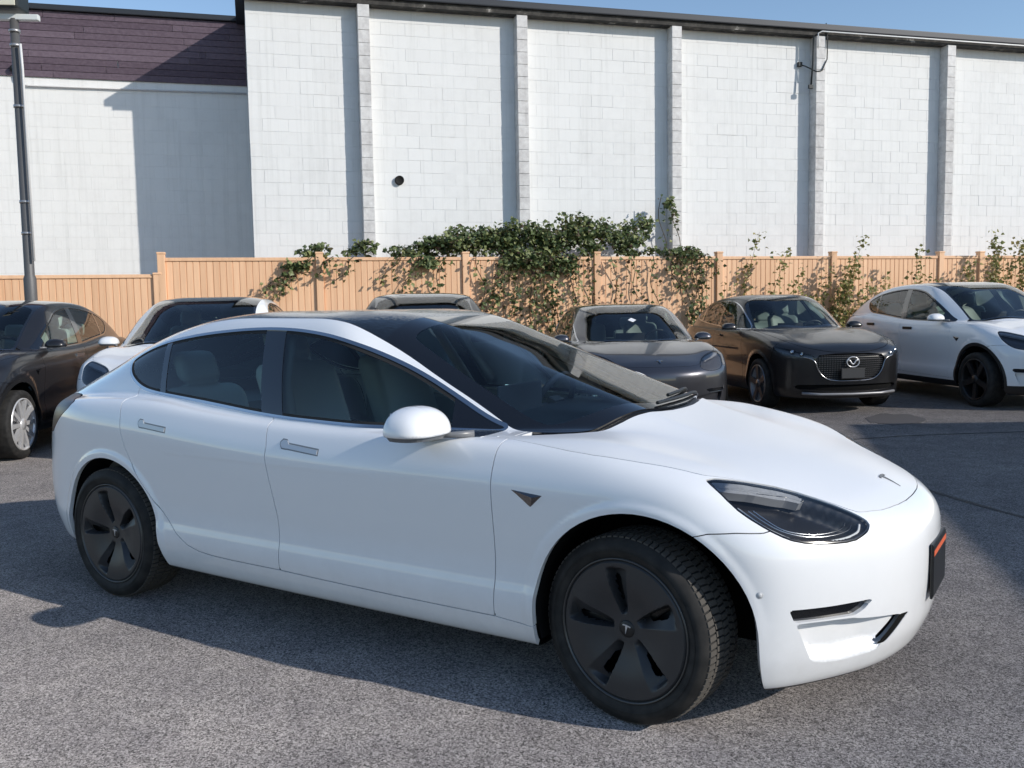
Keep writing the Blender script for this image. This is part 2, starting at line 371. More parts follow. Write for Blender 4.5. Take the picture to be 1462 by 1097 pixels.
# ------------------------------------------------------------------ lower building on the left, set back
LD = -1.82
lb = empty('siding_building', tuple(WP(-9.42, LD)), WROT)
tag(lb, 'white building with dark purple-brown board siding along its top, at the left', 'building')
def lb_box(name, s0, s1, t0, t1, z0, z1, m, bev=0.0): return MB().box((s0+9.42,-(t1-LD),z0), (s1+9.42,-(t0-LD),z1), None, bev).build(name, m, lb)
lb_box('wall', -9.42, -4.0, LD-6, LD, 0, 6.86, MORTARW)
me_w = {}
z = 5.665-BH; row = 0
while z > 1.7:
    x = -9.20-(BL/2 if row % 2 else 0)
    while x < -4.63:
        x0, x1 = max(x,-9.20), min(x+BL,-4.63)
        if x1-x0 > .04:
            k = round(x1-x0, 3)
            if k not in me_w: me_w[k] = block_mesh('block', x1-x0-.002, BH-.002, .004, BLK_W, .002)
            shared('block', me_w[k], lb, ((x0+x1)/2+9.42, 0, z+BH/2))
        x += BL
    z -= BH; row += 1
me_bd = {}
for r_ in range(10):
    z0 = 5.67+r_*.1165
    cuts = sorted([-9.36]+[random.uniform(-9.1,-4.9) for _ in range(2)]+[-4.63])
    for a, c in zip(cuts[:-1], cuts[1:]):
        if c-a < .08: continue
        L_ = c-a-.006
        me = MB().box((-L_/2,-.028-random.uniform(0,.006),.003), (L_/2,0,.1115), Matrix.Rotation(math.radians(2.0), 4, 'X'), .004)
        o = me.build('siding_board', SIDING, lb); o.location = ((a+c)/2+9.42, -.004, z0)
lb_box('roof_edge', -9.48, -4.63, LD-6.05, LD+.10, 6.838, 6.94, CAPM, .015)
lb_box('corner_trim', -9.40, -9.23, LD, LD+.035, 0, 6.88, mat('white_trim', (.80,.80,.79), .6), .006)
lb_box('corner_return', -9.50, -9.405, LD-6, LD+.05, 0, 6.83, mat('corner_shade_grey', (.30,.30,.33), .7), .006)  # return wall coloured dark grey to stand for its shade
MB().tube([(-8.62+9.42,-.05,5.75),(-8.60+9.42,-.05,5.61),(-8.52+9.42,-.045,5.53),(-8.40+9.42,-.04,5.505),(-4.64+9.42,-.04,5.53)], .016, 8).build('conduit', mat('grey_conduit', (.62,.61,.60), .5), lb)
MB().lathe([(.001,-.10),(.05,-.09),(.065,-.04),(.05,0)], 16, M=Matrix.Translation((-8.62+9.42,-.03,5.79))).build('wall_lamp', mat('wall_lamp', (.02,.018,.02), .6), lb)

# ------------------------------------------------------------------ tan fences
FT = 16.86-16.4*math.sin(math.radians(74.5))          # fence stands this far in front of the wall
FT = 1.06
def fence(name, label, posts, ztop, zpost):
    s0 = posts[0]; f = empty(name, tuple(WP(s0, FT)), WROT); tag(f, label, 'fence')
    pm = MB().box((-.06,-.06,0), (.06,.06,zpost-.02), None, .008).box((-.068,-.068,zpost-.02),(.068,.068,zpost+.015), None, .01).build('post', FENCE, f); pme = pm.data; pm.location = (0,0,0)
    for p in posts[1:]: shared('post', pme, f, (p-s0,0,0))
    cache = {}
    for a, c in zip(posts[:-1], posts[1:]):
        a1, c1 = a+.06, c-.06; L_ = c1-a1
        for zz, hh in ((ztop-.055,.055),(.12,.09)):
            MB().box((a1-s0,-.035,zz), (c1-s0,.025,zz+hh), None, .006).build('rail', FENCE, f)
        n = max(3, int(round(L_/.1025))); w = L_/n
        k = round(w, 4)
        if k not in cache:
            # tongue-and-groove board: flat face with a recessed groove at each edge
            g = .010; zb, zt = .21, ztop-.055
            prof = [(-w/2,.012),(-w/2,-.008),(-w/2+g,-.009),(-w/2+g+.003,-.016),(w/2-.003,-.016),(w/2-.0005,-.009),(w/2-.0005,.012)]
            mb = MB().prism(prof, zb, zt, lambda a_,b_,h_: (a_,b_,h_)); o = mb.build('board', FENCE, f); cache[k] = o.data; o.location = (a1-s0+w/2,0,0); st = 1
        else: st = 0
        for i in range(st, n): shared('board', cache[k], f, (a1-s0+w*(i+.5), random.uniform(-.0015,.0015), 0))
    return f
fence('tan_fence', 'tall tan vertical-board fence with square posts along the back of the lot', [-6.06,-3.59,-1.10,1.33,3.77,6.23,8.72,9.70,12.14], 2.29, 2.365)
fence('low_tan_fence', 'lower stretch of tan board fence at the left, behind the black car', [-10.9,-8.5,-6.13], 2.03, 2.04)

# ------------------------------------------------------------------ lamp pole
lp = empty('lamp_pole', (-11.82, 4.03, 0))
tag(lp, 'grey steel lamp pole with a floodlight at the left edge', 'lamp pole')
MB().tube([(0,0,0),(0,0,1.95),(0,0,2.0),(0,0,5.62)], [.088,.088,.070,.060], 18).build('pole', GALV, lp)
for zz in (2.6,3.05,4.4,5.25,5.45): MB().lathe([(.064,-.02),(.077,-.02),(.077,.02),(.064,.02)], 20, M=Matrix.Translation((0,0,zz)) @ Matrix.Rotation(math.pi/2,4,'X')).build('band_clamp', mat('band_clamp',(.42,.42,.43),.4,.7), lp)
lm_ = Matrix.Rotation(WA-math.radians(8), 4, 'Z')
MB().box((-.30,-.05,5.60),(.34,.05,5.68), lm_, .01).build('bracket_arm', mat('pale_bracket',(.62,.64,.64),.45), lp)
MB().box((-.40,-.20,5.72),(.14,.22,5.98), lm_, .03).build('floodlight_housing', mat('floodlight_dark',(.02,.025,.025),.5), lp)
MB().box((-.38,-.225,5.745),(.10,-.20,5.955), lm_, .008).build('floodlight_lens', mat('floodlight_lens',(.62,.60,.48),.3), lp)
MB().tube([lm_ @ Vector((.10,-.10,5.25)), lm_ @ Vector((.11,-.10,4.9)), lm_ @ Vector((.105,-.09,2.2))], .018, 8).build('cable_conduit', mat('pale_conduit',(.6,.6,.6),.5), lp)

# ------------------------------------------------------------------ building to the right that throws the long shadow over the lot
sb = empty('low_building', (6.8,8.3,0)); tag(sb, 'flat-roofed building outside the frame whose shadow crosses the lot at right', 'building')
a_ = Vector((.85,.53,0)).normalized(); b_ = Vector((.33,-.94,0)).normalized()
q = [Vector((0,0,0)), a_*14, a_*14+b_*9.5, b_*9.5]
MB().add([tuple(p) for p in q]+[tuple(p+Vector((0,0,4))) for p in q], [(3,2,1,0),(4,5,6,7)]+[(i,(i+1)%4,4+(i+1)%4,4+i) for i in range(4)]).build('wall', mat('render_wall',(.45,.43,.40),.8), sb)
# ------------------------------------------------------------------ car body surfaces (numpy): smooth solid -> mesh -> panels
def pchip(xs, ys, t):
    xs = np.asarray(xs, float); ys = np.asarray(ys, float); h = np.diff(xs); d = np.diff(ys)/h; n = len(xs)
    m = np.zeros(n); m[0] = d[0]; m[-1] = d[-1]
    for i in range(1, n-1):
        if d[i-1]*d[i] > 0:
            w1 = 2*h[i]+h[i-1]; w2 = h[i]+2*h[i-1]; m[i] = (w1+w2)/(w1/d[i-1]+w2/d[i])
    i = np.clip(np.searchsorted(xs, t)-1, 0, n-2); u = (t-xs[i])/h[i]
    r = ((1+2*u)*(1-u)**2)*ys[i]+(u*(1-u)**2)*h[i]*m[i]+(u*u*(3-2*u))*ys[i+1]+(u*u*(u-1))*h[i]*m[i+1]
    r = np.where(t < xs[0], ys[0]+m[0]*(t-xs[0]), r); r = np.where(t > xs[-1], ys[-1]+m[-1]*(t-xs[-1]), r)
    return r
class Tab:
    """smooth 1-D curve as a dense table"""
    def __init__(s, pts, sig=0.03, pad=1.2):
        pts = sorted(pts); xs = [p[0] for p in pts]; ys = [p[1] for p in pts]
        s.lo = xs[0]-pad; s.hi = xs[-1]+pad; s.n = 3000
        t = np.linspace(s.lo, s.hi, s.n); y = pchip(xs, ys, t)
        if sig > 0:
            st = (s.hi-s.lo)/(s.n-1); k = int(4*sig/st)+1
            g = np.exp(-.5*(np.arange(-k, k+1)*st/sig)**2); g /= g.sum()
            yy = np.concatenate([y[0]+(y[1]-y[0])*np.arange(-k, 0), y, y[-1]+(y[-1]-y[-2])*np.arange(1, k+1)])
            y = np.convolve(yy, g, 'valid')
        s.t = t; s.y = y; s.dy = np.gradient(y, t)
    def __call__(s, x): return np.interp(x, s.t, s.y)
    def d(s, x): return np.interp(x, s.t, s.dy)
def smax(a, b, k):
    h = np.maximum(k-np.abs(a-b), 0)/k
    return np.maximum(a, b)+h*h*h*k/6
def smin(a, b, k): return -smax(-a, -b, k)
def sstep(x, a, b):
    t = np.clip((x-a)/(b-a), 0, 1); return t*t*t*(t*(6*t-15)+10)
def gauss(x, c, w): return np.exp(-((x-c)/w)**2)

def body_field(S):
    """S: dict of curves; returns F(x, y, z), negative inside"""
    def F(x, y, z):
        Y = np.sqrt(y*y+1e-8)
        rise = S['belt'](x)-S['belt0']
        zz = z-rise*np.clip((z-.45)/.5, 0, 1.2)
        w = S['W'](x)-S['sec'](zz)
        for (cx, cz, r0, amp, wd) in S['flare']:
            rr = np.sqrt((x-cx)**2+(z-cz)**2+1e-9)
            w = w+amp*sstep(-rr, -(r0+wd), -r0)*sstep(z, .15, .45)
        a = (Y-w)/np.sqrt(1+S['sec'].d(zz)**2*.8)
        # top of the lower body: bonnet, shoulders, deck
        T = S['top'](x)-S['crown'](x)*Y*Y+S['ridge'](x)*(gauss(Y, S['ridgeY'](x), .13))
        c = (z-T)/np.sqrt(1+S['top'].d(x)**2)
        low = smax(a, c, S['kshoulder'](x))
        N = S['nose'](z)-S['nplan'](Y)
        fn = (x-N)/np.sqrt(1+.7*S['nplan'].d(Y)**2+.6*S['nose'].d(z)**2)
        low = smax(low, fn, S['knose'])
        R = S['tail'](z)+S['tplan'](Y)
        fr = (R-x)/np.sqrt(1+.7*S['tplan'].d(Y)**2+.6*S['tail'].d(z)**2)
        low = smax(low, fr, S['ktail'])
        low = smax(low, (S['bottom'](x)-z), .06)
        # cabin
        u_ = np.maximum(Y-.26, 0)/.34; Q = .36*u_*u_
        xs = x+S['kf']*Q*sstep(x, S['xmid']-.5, S['xmid']+.9)-S['kr']*Q*sstep(-x, -S['xmid']+.1, -S['xmid']+1.3)
        Rf = S['roof'](xs)-S['rcrown']*(.08*Y*Y+.92*Q)
        gr = (z-Rf)/np.sqrt(1+S['roof'].d(xs)**2)
        q = z-S['belt0']
        gs = (Y-(S['gw'](x)-S['tum'][0]*q-S['tum'][1]*q*np.abs(q)))/math.sqrt(1+S['tum'][0]**2)
        g = smax(gs, gr, S['krail'])
        g = np.maximum(smax(g, fr, .06), np.maximum(.80-z, x-.5))
        b = smin(low, g, S['kbelt'])
        if 'carve' in S: b = S['carve'](x, Y, z, b, fn)
        return b
    return F
def grad(F, V, e=4e-4):
    x, y, z = V[:,0], V[:,1], V[:,2]
    return np.stack([F(x+e,y,z)-F(x-e,y,z), F(x,y+e,z)-F(x,y-e,z), F(x,y,z+e)-F(x,y,z-e)], 1)/(2*e)
def project_to(F, V, it=4):
    for _ in range(it):
        g = grad(F, V); f = F(V[:,0],V[:,1],V[:,2])
        V = V-(f/np.maximum((g*g).sum(1), .2))[:,None]*g*.9
    return V
def surface_nets(F, lo, hi, h):
    n = [int(math.ceil((b-a)/h))+1 for a, b in zip(lo, hi)]
    ax = [lo[i]+h*np.arange(n[i]) for i in range(3)]
    val = np.empty(n)
    for i0 in range(0, n[0], 40):
        val[i0:i0+40] = F(ax[0][i0:i0+40,None,None], ax[1][None,:,None], ax[2][None,None,:])
    ins = val < 0
    c = [ins[a:n[0]-1+a, b:n[1]-1+b, d:n[2]-1+d] for a in (0,1) for b in (0,1) for d in (0,1)]
    s = sum(x.astype(np.int8) for x in c); act = (s > 0) & (s < 8)
    I, J, K = np.nonzero(act); m = len(I)
    idx = -np.ones(act.shape, dtype=np.int64); idx[I,J,K] = np.arange(m)
    acc = np.zeros((m,3)); cnt = np.zeros(m)
    for axis in range(3):
        o = [q for q in range(3) if q != axis]
        for da in (0,1):
            for db in (0,1):
                off = [0,0,0]; off[o[0]] = da; off[o[1]] = db
                off2 = list(off); off2[axis] = 1
                v0 = val[I+off[0],J+off[1],K+off[2]]; v1 = val[I+off2[0],J+off2[1],K+off2[2]]
                cr = (v0 < 0) != (v1 < 0); t = np.where(cr, v0/np.where(cr, v0-v1, 1), 0)
                p = np.stack([off[0]+0*t, off[1]+0*t, off[2]+0*t], 1); p[:,axis] += t
                acc += p*cr[:,None]; cnt += cr
    V = acc/cnt[:,None]*h+np.stack([ax[0][I],ax[1][J],ax[2][K]], 1)
    Q = []
    for axis in range(3):
        A = np.moveaxis(ins, axis, 0); X = np.moveaxis(idx, axis, 0)
        cr = A[:-1,1:-1,1:-1] != A[1:,1:-1,1:-1]
        i, j, k = np.nonzero(cr)
        q = np.stack([X[i,j,k], X[i,j+1,k], X[i,j+1,k+1], X[i,j,k+1]], 1)
        flip = A[i+1,j+1,k+1] != (axis == 1)
        q[flip] = q[flip][:,::-1]
        Q.append(q)
    Q = np.concatenate(Q)
    return V, Q
def split(V, T, L, fun):
    """cut triangles along fun = 0; returns V, T, L, side"""
    f = fun(V).copy(); f[np.abs(f) < 2e-5] = 2e-5
    pos = f > 0; s = pos[T]; cnt = s.sum(1); cr = (cnt == 1) | (cnt == 2)
    if not cr.any(): return V, T, L, np.where(cnt == 3, 1, -1)
    Tc = T[cr]; sc = s[cr]; one = cnt[cr] == 1
    lone = np.where(one, sc.argmax(1), sc.argmin(1)); r = np.arange(len(Tc))
    a = Tc[r,lone]; b = Tc[r,(lone+1)%3]; c = Tc[r,(lone+2)%3]
    def key(p, q): return np.minimum(p,q)*np.int64(10_000_000)+np.maximum(p,q)
    k = np.concatenate([key(a,b), key(a,c)]); u, inv = np.unique(k, return_inverse=True)
    p = (u//10_000_000).astype(int); q = (u % 10_000_000).astype(int)
    t = f[p]/(f[p]-f[q]); NV = V[p]+(V[q]-V[p])*t[:,None]
    base = len(V); ab = base+inv[:len(Tc)]; ac = base+inv[len(Tc):]
    V = np.concatenate([V, NV])
    T2 = np.concatenate([T[~cr], np.stack([a,ab,ac],1), np.stack([ab,b,c],1), np.stack([ab,c,ac],1)])
    Lc = L[cr]; L2 = np.concatenate([L[~cr], Lc, Lc, Lc])
    ls = np.where(one, 1, -1)
    side = np.concatenate([np.where(cnt[~cr] == 3, 1, -1), ls, -ls, -ls])
    return V, T2, L2, side
def chaikin(pts, n=3, closed=True):
    P = np.asarray(pts, float)
    for _ in range(n):
        if closed:
            Q = np.roll(P, -1, 0); P = np.stack([.75*P+.25*Q, .25*P+.75*Q], 1).reshape(-1, P.shape[1])
        else:
            A = .75*P[:-1]+.25*P[1:]; B = .25*P[:-1]+.75*P[1:]
            P = np.concatenate([P[:1], np.stack([A,B],1).reshape(-1, P.shape[1]), P[-1:]])
    return P
def seg_dist(P, A, B):
    d = np.full(len(P), 1e9)
    for a, b in zip(A, B):
        e = b-a; L2 = e@e
        if L2 < 1e-14: continue
        w = P-a; t = np.clip((w@e)/L2, 0, 1); q = w-t[:,None]*e
        d = np.minimum(d, (q*q).sum(1))
    return np.sqrt(d)
def sd_poly(P, poly):
    """signed distance to a closed 2-D polygon, positive inside"""
    A = np.asarray(poly, float); B = np.roll(A, -1, 0); inside = np.zeros(len(P), bool)
    lo = A.min(0)-.06; hi = A.max(0)+.06
    near = ((P > lo) & (P < hi)).all(1)
    out = np.full(len(P), -.06); Q = P[near]
    if len(Q) == 0: return out
    ins = np.zeros(len(Q), bool)
    for a, b in zip(A, B):
        if a[1] == b[1]: continue
        c = (a[1] > Q[:,1]) != (b[1] > Q[:,1])
        ins ^= c & (Q[:,0] < (b[0]-a[0])*(Q[:,1]-a[1])/(b[1]-a[1])+a[0])
    d = seg_dist(Q, A, B)
    out[near] = np.where(ins, d, -d)
    return out
def body_mesh(F, lo, hi, h):
    V, Q = surface_nets(F, (lo[0], -2.2*h, lo[2]), hi, h)
    V = project_to(F, V)
    T = np.concatenate([Q[:,[0,1,2]], Q[:,[0,2,3]]])
    V, T, L, side = split(V, T, np.zeros(len(T), int), lambda v: v[:,1]+1e-9)
    return V, T[side > 0]
class Panels:
    def __init__(s, F, lo, hi, h):
        s.F = F; s.V, s.T = body_mesh(F, lo, hi, h); s.L = np.zeros(len(s.T), int); s.names = ['body']
    def lab(s, name):
        if name not in s.names: s.names.append(name)
        return s.names.index(name)
    def cut(s, name, fun, gap=0.0, within=('body',), gapname='gap'):
        """triangles of `within` where fun > 0 become `name`; a band of half width gap becomes `gapname`"""
        s.V, s.T, s.L, s1 = split(s.V, s.T, s.L, lambda v: fun(v)-gap)
        ok = np.isin(s.L, [s.lab(w) for w in within])
        if gap > 0:
            # carry side through the second cut by temporary labels
            tmp = s.L*4+np.where(ok & (s1 > 0), 1, np.where(ok, 2, 0))
            s.V, s.T, tmp, s2 = split(s.V, s.T, tmp, lambda v: fun(v)+gap)
            base = tmp//4; t = tmp % 4
            s.L = np.where(t == 1, s.lab(name), np.where((t == 2) & (s2 > 0), s.lab(gapname), base))
        else:
            s.L = np.where(ok & (s1 > 0), s.lab(name), s.L)
    def piece(s, name): return s.piece2((name,))
    def piece2(s, names):
        T = s.T[np.isin(s.L, [s.lab(n) for n in names])]
        u, inv = np.unique(T, return_inverse=True)
        return s.V[u], inv.reshape(-1,3)
def normals_of(F, V):
    g = grad(F, V); return g/np.maximum(np.linalg.norm(g, axis=1), 1e-9)[:,None]
def bound_edges(T):
    e = np.concatenate([T[:,[0,1]], T[:,[1,2]], T[:,[2,0]]])
    k = np.minimum(e[:,0],e[:,1])*np.int64(10_000_000)+np.maximum(e[:,0],e[:,1])
    u, inv, c = np.unique(k, return_inverse=True, return_counts=True)
    return e[c[inv] == 1]
def panel_data(F, V, T, off=0.0, flange=0.012, half='both', dispf=None):
    """-> verts, faces, normals; half: both (mirrored and welded), right (y<0), left (y>0)"""
    N = normals_of(F, V); P = V+N*off
    if dispf is not None: P = P+N*dispf(V, N)[:,None]
    if half == 'both': P[np.abs(V[:,1]) < 1e-5, 1] = 0; N[np.abs(V[:,1]) < 1e-5, 1] = 0
    E = bound_edges(T)
    E = E[~((np.abs(V[E[:,0],1]) < 1e-4) & (np.abs(V[E[:,1],1]) < 1e-4))]
    verts = [P]; norms = [N]; faces = [T]
    if flange > 0 and len(E):
        n0 = len(P); a, b = E[:,0], E[:,1]
        d = P[b]-P[a]; nm = N[a]+N[b]; out = np.cross(d, nm); out /= np.maximum(np.linalg.norm(out,axis=1),1e-9)[:,None]
        m = len(E)
        verts += [P[a], P[b], P[b]-N[b]*flange, P[a]-N[a]*flange]; norms += [out]*4
        i = n0+np.arange(m)
        faces += [np.stack([i+m, i, i+3*m],1), np.stack([i+m, i+3*m, i+2*m],1)]
    P = np.concatenate(verts); N = np.concatenate(norms); T = np.concatenate(faces)
    def mir(P, N, T): return P*[1,-1,1], N*[1,-1,1], T[:,::-1]
    if half == 'left': return P, T, N
    if half == 'right':
        P, N, T = mir(P, N, T); return P, T, N
    P2, N2, T2 = mir(P, N, T)
    return np.concatenate([P,P2]), np.concatenate([T,T2+len(P)]), np.concatenate([N,N2])
# ------------------------------------------------------------------ body curves of the saloon (x forward from the front axle, z up)
def spec_sedan():
    S = {}
    S['belt0'] = .968
    S['belt'] = Tab([(-3.8,1.085),(-3.4,1.075),(-3.0,1.062),(-2.6,1.045),(-2.2,1.015),(-1.76,.985),(-1.2,.968),(-.6,.966),(0,.95),(.5,.93),(.9,.92)], .12)
    S['W'] = Tab([(-3.95,.80),(-3.6,.862),(-3.2,.893),(-2.875,.904),(-2.2,.915),(-1.5,.921),(-.8,.924),(-.2,.922),(.1,.916),(.4,.898),(.65,.868),(.9,.83)], .12)
    S['sec'] = Tab([(.10,.10),(.17,.072),(.22,.048),(.27,.030),(.31,.022),(.36,.017),(.40,.019),(.45,.030),(.50,.031),(.58,.024),(.66,.014),(.74,.005),(.80,.001),(.835,.007),(.88,.023),(.92,.042),(.95,.061),(.98,.088),(1.02,.14),(1.1,.26)], .013, .6)
    S['flare'] = [(0.035,.348,.415,.009,.04), (-2.872,.338,.400,.011,.04)]
    S['top'] = Tab([(-3.9,1.00),(-3.74,1.035),(-3.5,1.050),(-3.0,1.062),(-2.6,1.055),(-2.2,1.02),(-1.76,.99),(-1.2,.975),(-.7,.978),(-.35,.985),(-.15,.978),(0,.955),(.2,.916),(.4,.868),(.55,.820),(.666,.780),(.76,.735),(.85,.68),(.95,.62)], .05)
    S['crown'] = Tab([(-3.9,.22),(-3.5,.12),(-3.0,.05),(-2.5,.03),(-1.0,.03),(-.4,.05),(0,.07),(.25,.08),(.5,.15),(.7,.20),(.85,.22)], .1)
    S['ridge'] = Tab([(-1.0,0),(-.5,.004),(-.1,.018),(.2,.020),(.45,.006),(.7,0)], .1)
    S['ridgeY'] = Tab([(-.6,.76),(0,.74),(.4,.68),(.8,.56)], .1)
    S['kshoulder'] = Tab([(-4,.10),(-2.9,.09),(-2.0,.05),(-.8,.05),(-.3,.09),(.1,.13),(.5,.14),(1,.14)], .1)
    S['nose'] = Tab([(.05,.60),(.15,.755),(.20,.80),(.25,.825),(.30,.842),(.36,.850),(.45,.857),(.535,.859),(.60,.857),(.65,.848),(.69,.826),(.72,.805),(.77,.745),(.84,.70),(1.0,.66),(1.5,.64)], .014, .6)
    S['nplan'] = Tab([(-.3,.034),(-.15,.007),(0,0),(.15,.007),(.3,.034),(.45,.088),(.6,.175),(.7,.245),(.8,.335),(.87,.43),(.93,.55),(1.1,1.1)], .04, .6)
    S['knose'] = .07
    S['tail'] = Tab([(.05,-3.60),(.2,-3.70),(.28,-3.76),(.4,-3.83),(.55,-3.85),(.75,-3.83),(.95,-3.785),(1.05,-3.745),(1.15,-3.70)], .03, .6)
    S['tplan'] = Tab([(-.4,.045),(0,0),(.4,.045),(.6,.13),(.7,.205),(.78,.30),(.84,.41),(.90,.57),(1.0,.8)], .04, .6)
    S['ktail'] = .13
    S['bottom'] = Tab([(-3.9,.27),(-3.5,.23),(-2.4,.20),(-1,.20),(-.4,.20),(.1,.19),(.45,.172),(.9,.178)], .06)
    S['kf'] = .98; S['kr'] = .52; S['xmid'] = -1.7; S['rcrown'] = .10
    S['roof'] = Tab([(-4.0,.93),(-3.74,1.035),(-3.6,1.09),(-3.4,1.165),(-3.1,1.285),(-2.8,1.373),(-2.5,1.424),(-2.2,1.444),(-1.9,1.443),(-1.6,1.443),(-1.4,1.428),(-1.2,1.380),(-1.0,1.310),(-.7,1.2),(-.4,1.097),(-.15,1.013),(.3,.865),(.8,.56)], .05)
    S['gw'] = Tab([(-3.9,.60),(-3.4,.70),(-3.0,.762),(-2.6,.797),(-2.2,.818),(-1.7,.828),(-1.2,.828),(-.8,.818),(-.5,.80),(-.2,.77),(.3,.70)], .1)
    S['tum'] = (.34, .45); S['krail'] = .075; S['kbelt'] = .03
    return S
# ------------------------------------------------------------------ car materials
def paint(name, color, rough=.28, metal=0.0, dirt=0.0, coat_rough=.03, coat=None):
    def build(n, l, b):
        tc = n.new('ShaderNodeTexCoord')
        nz = node(n, 'ShaderNodeTexNoise', Scale=3.0, Detail=6.0)
        l.new(tc.outputs['Object'], nz.inputs['Vector'])
        rr = node(n, 'ShaderNodeMapRange'); rr.inputs['To Min'].default_value = rough*.8; rr.inputs['To Max'].default_value = rough*1.3
        l.new(nz.outputs['Fac'], rr.inputs['Value']); l.new(rr.outputs[0], b.inputs['Roughness'])
        if dirt > 0:
            # road film low on the flanks
            sp = n.new('ShaderNodeSeparateXYZ'); l.new(tc.outputs['Object'], sp.inputs[0])
            mr = node(n, 'ShaderNodeMapRange'); mr.inputs['From Min'].default_value = .62; mr.inputs['From Max'].default_value = .2
            l.new(sp.outputs['Z'], mr.inputs['Value'])
            n2 = node(n, 'ShaderNodeTexNoise', Scale=9.0, Detail=8.0, Roughness=.7); l.new(tc.outputs['Object'], n2.inputs['Vector'])
            mu = node(n, 'ShaderNodeMath', operation='MULTIPLY'); l.new(mr.outputs[0], mu.inputs[0]); l.new(n2.outputs['Fac'], mu.inputs[1])
            m3 = node(n, 'ShaderNodeMath', operation='MULTIPLY'); m3.inputs[1].default_value = dirt; l.new(mu.outputs[0], m3.inputs[0])
            mx = node(n, 'ShaderNodeMix', data_type='RGBA'); mx.inputs['A'].default_value = (*color,1); mx.inputs['B'].default_value = (.30,.27,.24,1)
            l.new(m3.outputs[0], mx.inputs['Factor']); l.new(mx.outputs['Result'], b.inputs['Base Color'])
    return mat(name, color, rough, metal, coat=coat if coat is not None else (.8 if color[0] > .5 else .45), coat_rough=coat_rough, build=build)
WHITE = paint('white_paint', (.86,.87,.885), .35, dirt=.35, coat=1.0)
DEWY = paint('white_paint_dewy', (.80,.81,.82), .4, dirt=.2, coat_rough=.22)
WHITE2 = paint('white_paint_b', (.80,.81,.82), .35)
GREYP = paint('grey_metallic_paint', (.075,.075,.085), .32, .75, coat=.9)
BLACKP = paint('black_paint', (.009,.009,.010), .3, coat=.42)
BROWNBLK = paint('dark_metallic_paint', (.016,.0155,.017), .3, .25, coat=.5)
GLOSSBLK = mat('gloss_black', (.006,.006,.007), .12, coat=1.0)
SATINBLK = mat('satin_black', (.012,.012,.013), .45)
RUBBER = mat('rubber', (.012,.012,.012), .75)
LINER = mat('arch_liner', (.008,.008,.008), .95, spec=.1)
CHROME = mat('satin_chrome', (.55,.56,.58), .18, 1.0)
DARKCHROME = mat('dark_chrome', (.22,.22,.23), .2, 1.0)
GLASS = glass_mat('window_glass', (.80,.94,.89), ior=1.55)
WSGLASS = glass_mat('windscreen_glass', (.84,.92,.90), ior=1.52)
PRIVACY = glass_mat('privacy_glass', (.55,.70,.67))
LENS = glass_mat('lamp_lens', (.93,.94,.95), ior=1.45)
ROOFGL = glass_mat('roof_glass', (.10,.10,.11), ior=1.6)
def wet_build(n, l, b):
    tc = n.new('ShaderNodeTexCoord'); mp = n.new('ShaderNodeMapping'); mp.inputs['Scale'].default_value = (1,2.2,1); l.new(tc.outputs['Object'], mp.inputs[0])
    nz = node(n, 'ShaderNodeTexNoise', Scale=34.0, Detail=4.0, Roughness=.75, Distortion=1.2); l.new(mp.outputs[0], nz.inputs['Vector'])
    bp = node(n, 'ShaderNodeBump', Strength=.55, Distance=.004); l.new(nz.outputs['Fac'], bp.inputs['Height'])
    l.new(bp.outputs[0], b.inputs['Normal']); l.new(bp.outputs[0], b.inputs['Coat Normal'])
WETROOF = mat('dewy_roof_glass', (.006,.007,.008), .06, coat=1.0, build=wet_build)
DARKGREY = mat('cover_grey', (.030,.031,.034), .42)
REDLAMP = mat('red_lamp', (.035,.006,.008), .35)
WHITELAMP = mat('white_lamp', (.75,.77,.78), .2)
REFLECTOR = mat('reflector', (.55,.56,.58), .16, 1.0)
INTERIOR = mat('interior_black', (.15,.155,.15), .7)
SEATMAT = mat('seat_black', (.22,.23,.225), .55)
SEATPALE = mat('seat_grey', (.46,.47,.46), .6)
LINING = mat('door_lining', (.30,.31,.305), .7)
HEADLINER = mat('headliner', (.42,.41,.39), .9)
SILVER = mat('silver_alloy', (.62,.62,.63), .3, .45)
PLATEW = mat('plate_white', (.7,.7,.7), .45)
ORANGE = mat('plate_red', (.62,.12,.05), .45)
def tyre_build(n, l, b):
    tc = n.new('ShaderNodeTexCoord'); nz = node(n, 'ShaderNodeTexNoise', Scale=18.0, Detail=5.0)
    l.new(tc.outputs['Object'], nz.inputs['Vector'])
    cr = n.new('ShaderNodeValToRGB'); cr.color_ramp.elements[0].color = (.008,.008,.008,1); cr.color_ramp.elements[1].color = (.03,.028,.026,1)
    cr.color_ramp.elements[0].position = .35; cr.color_ramp.elements[1].position = .75
    l.new(nz.outputs['Fac'], cr.inputs[0]); l.new(cr.outputs[0], b.inputs['Base Color'])
TYRE = mat('tyre', (.02,.02,.02), .8, build=tyre_build)
TREAD = mat('tread_dusty', (.075,.068,.06), .9)

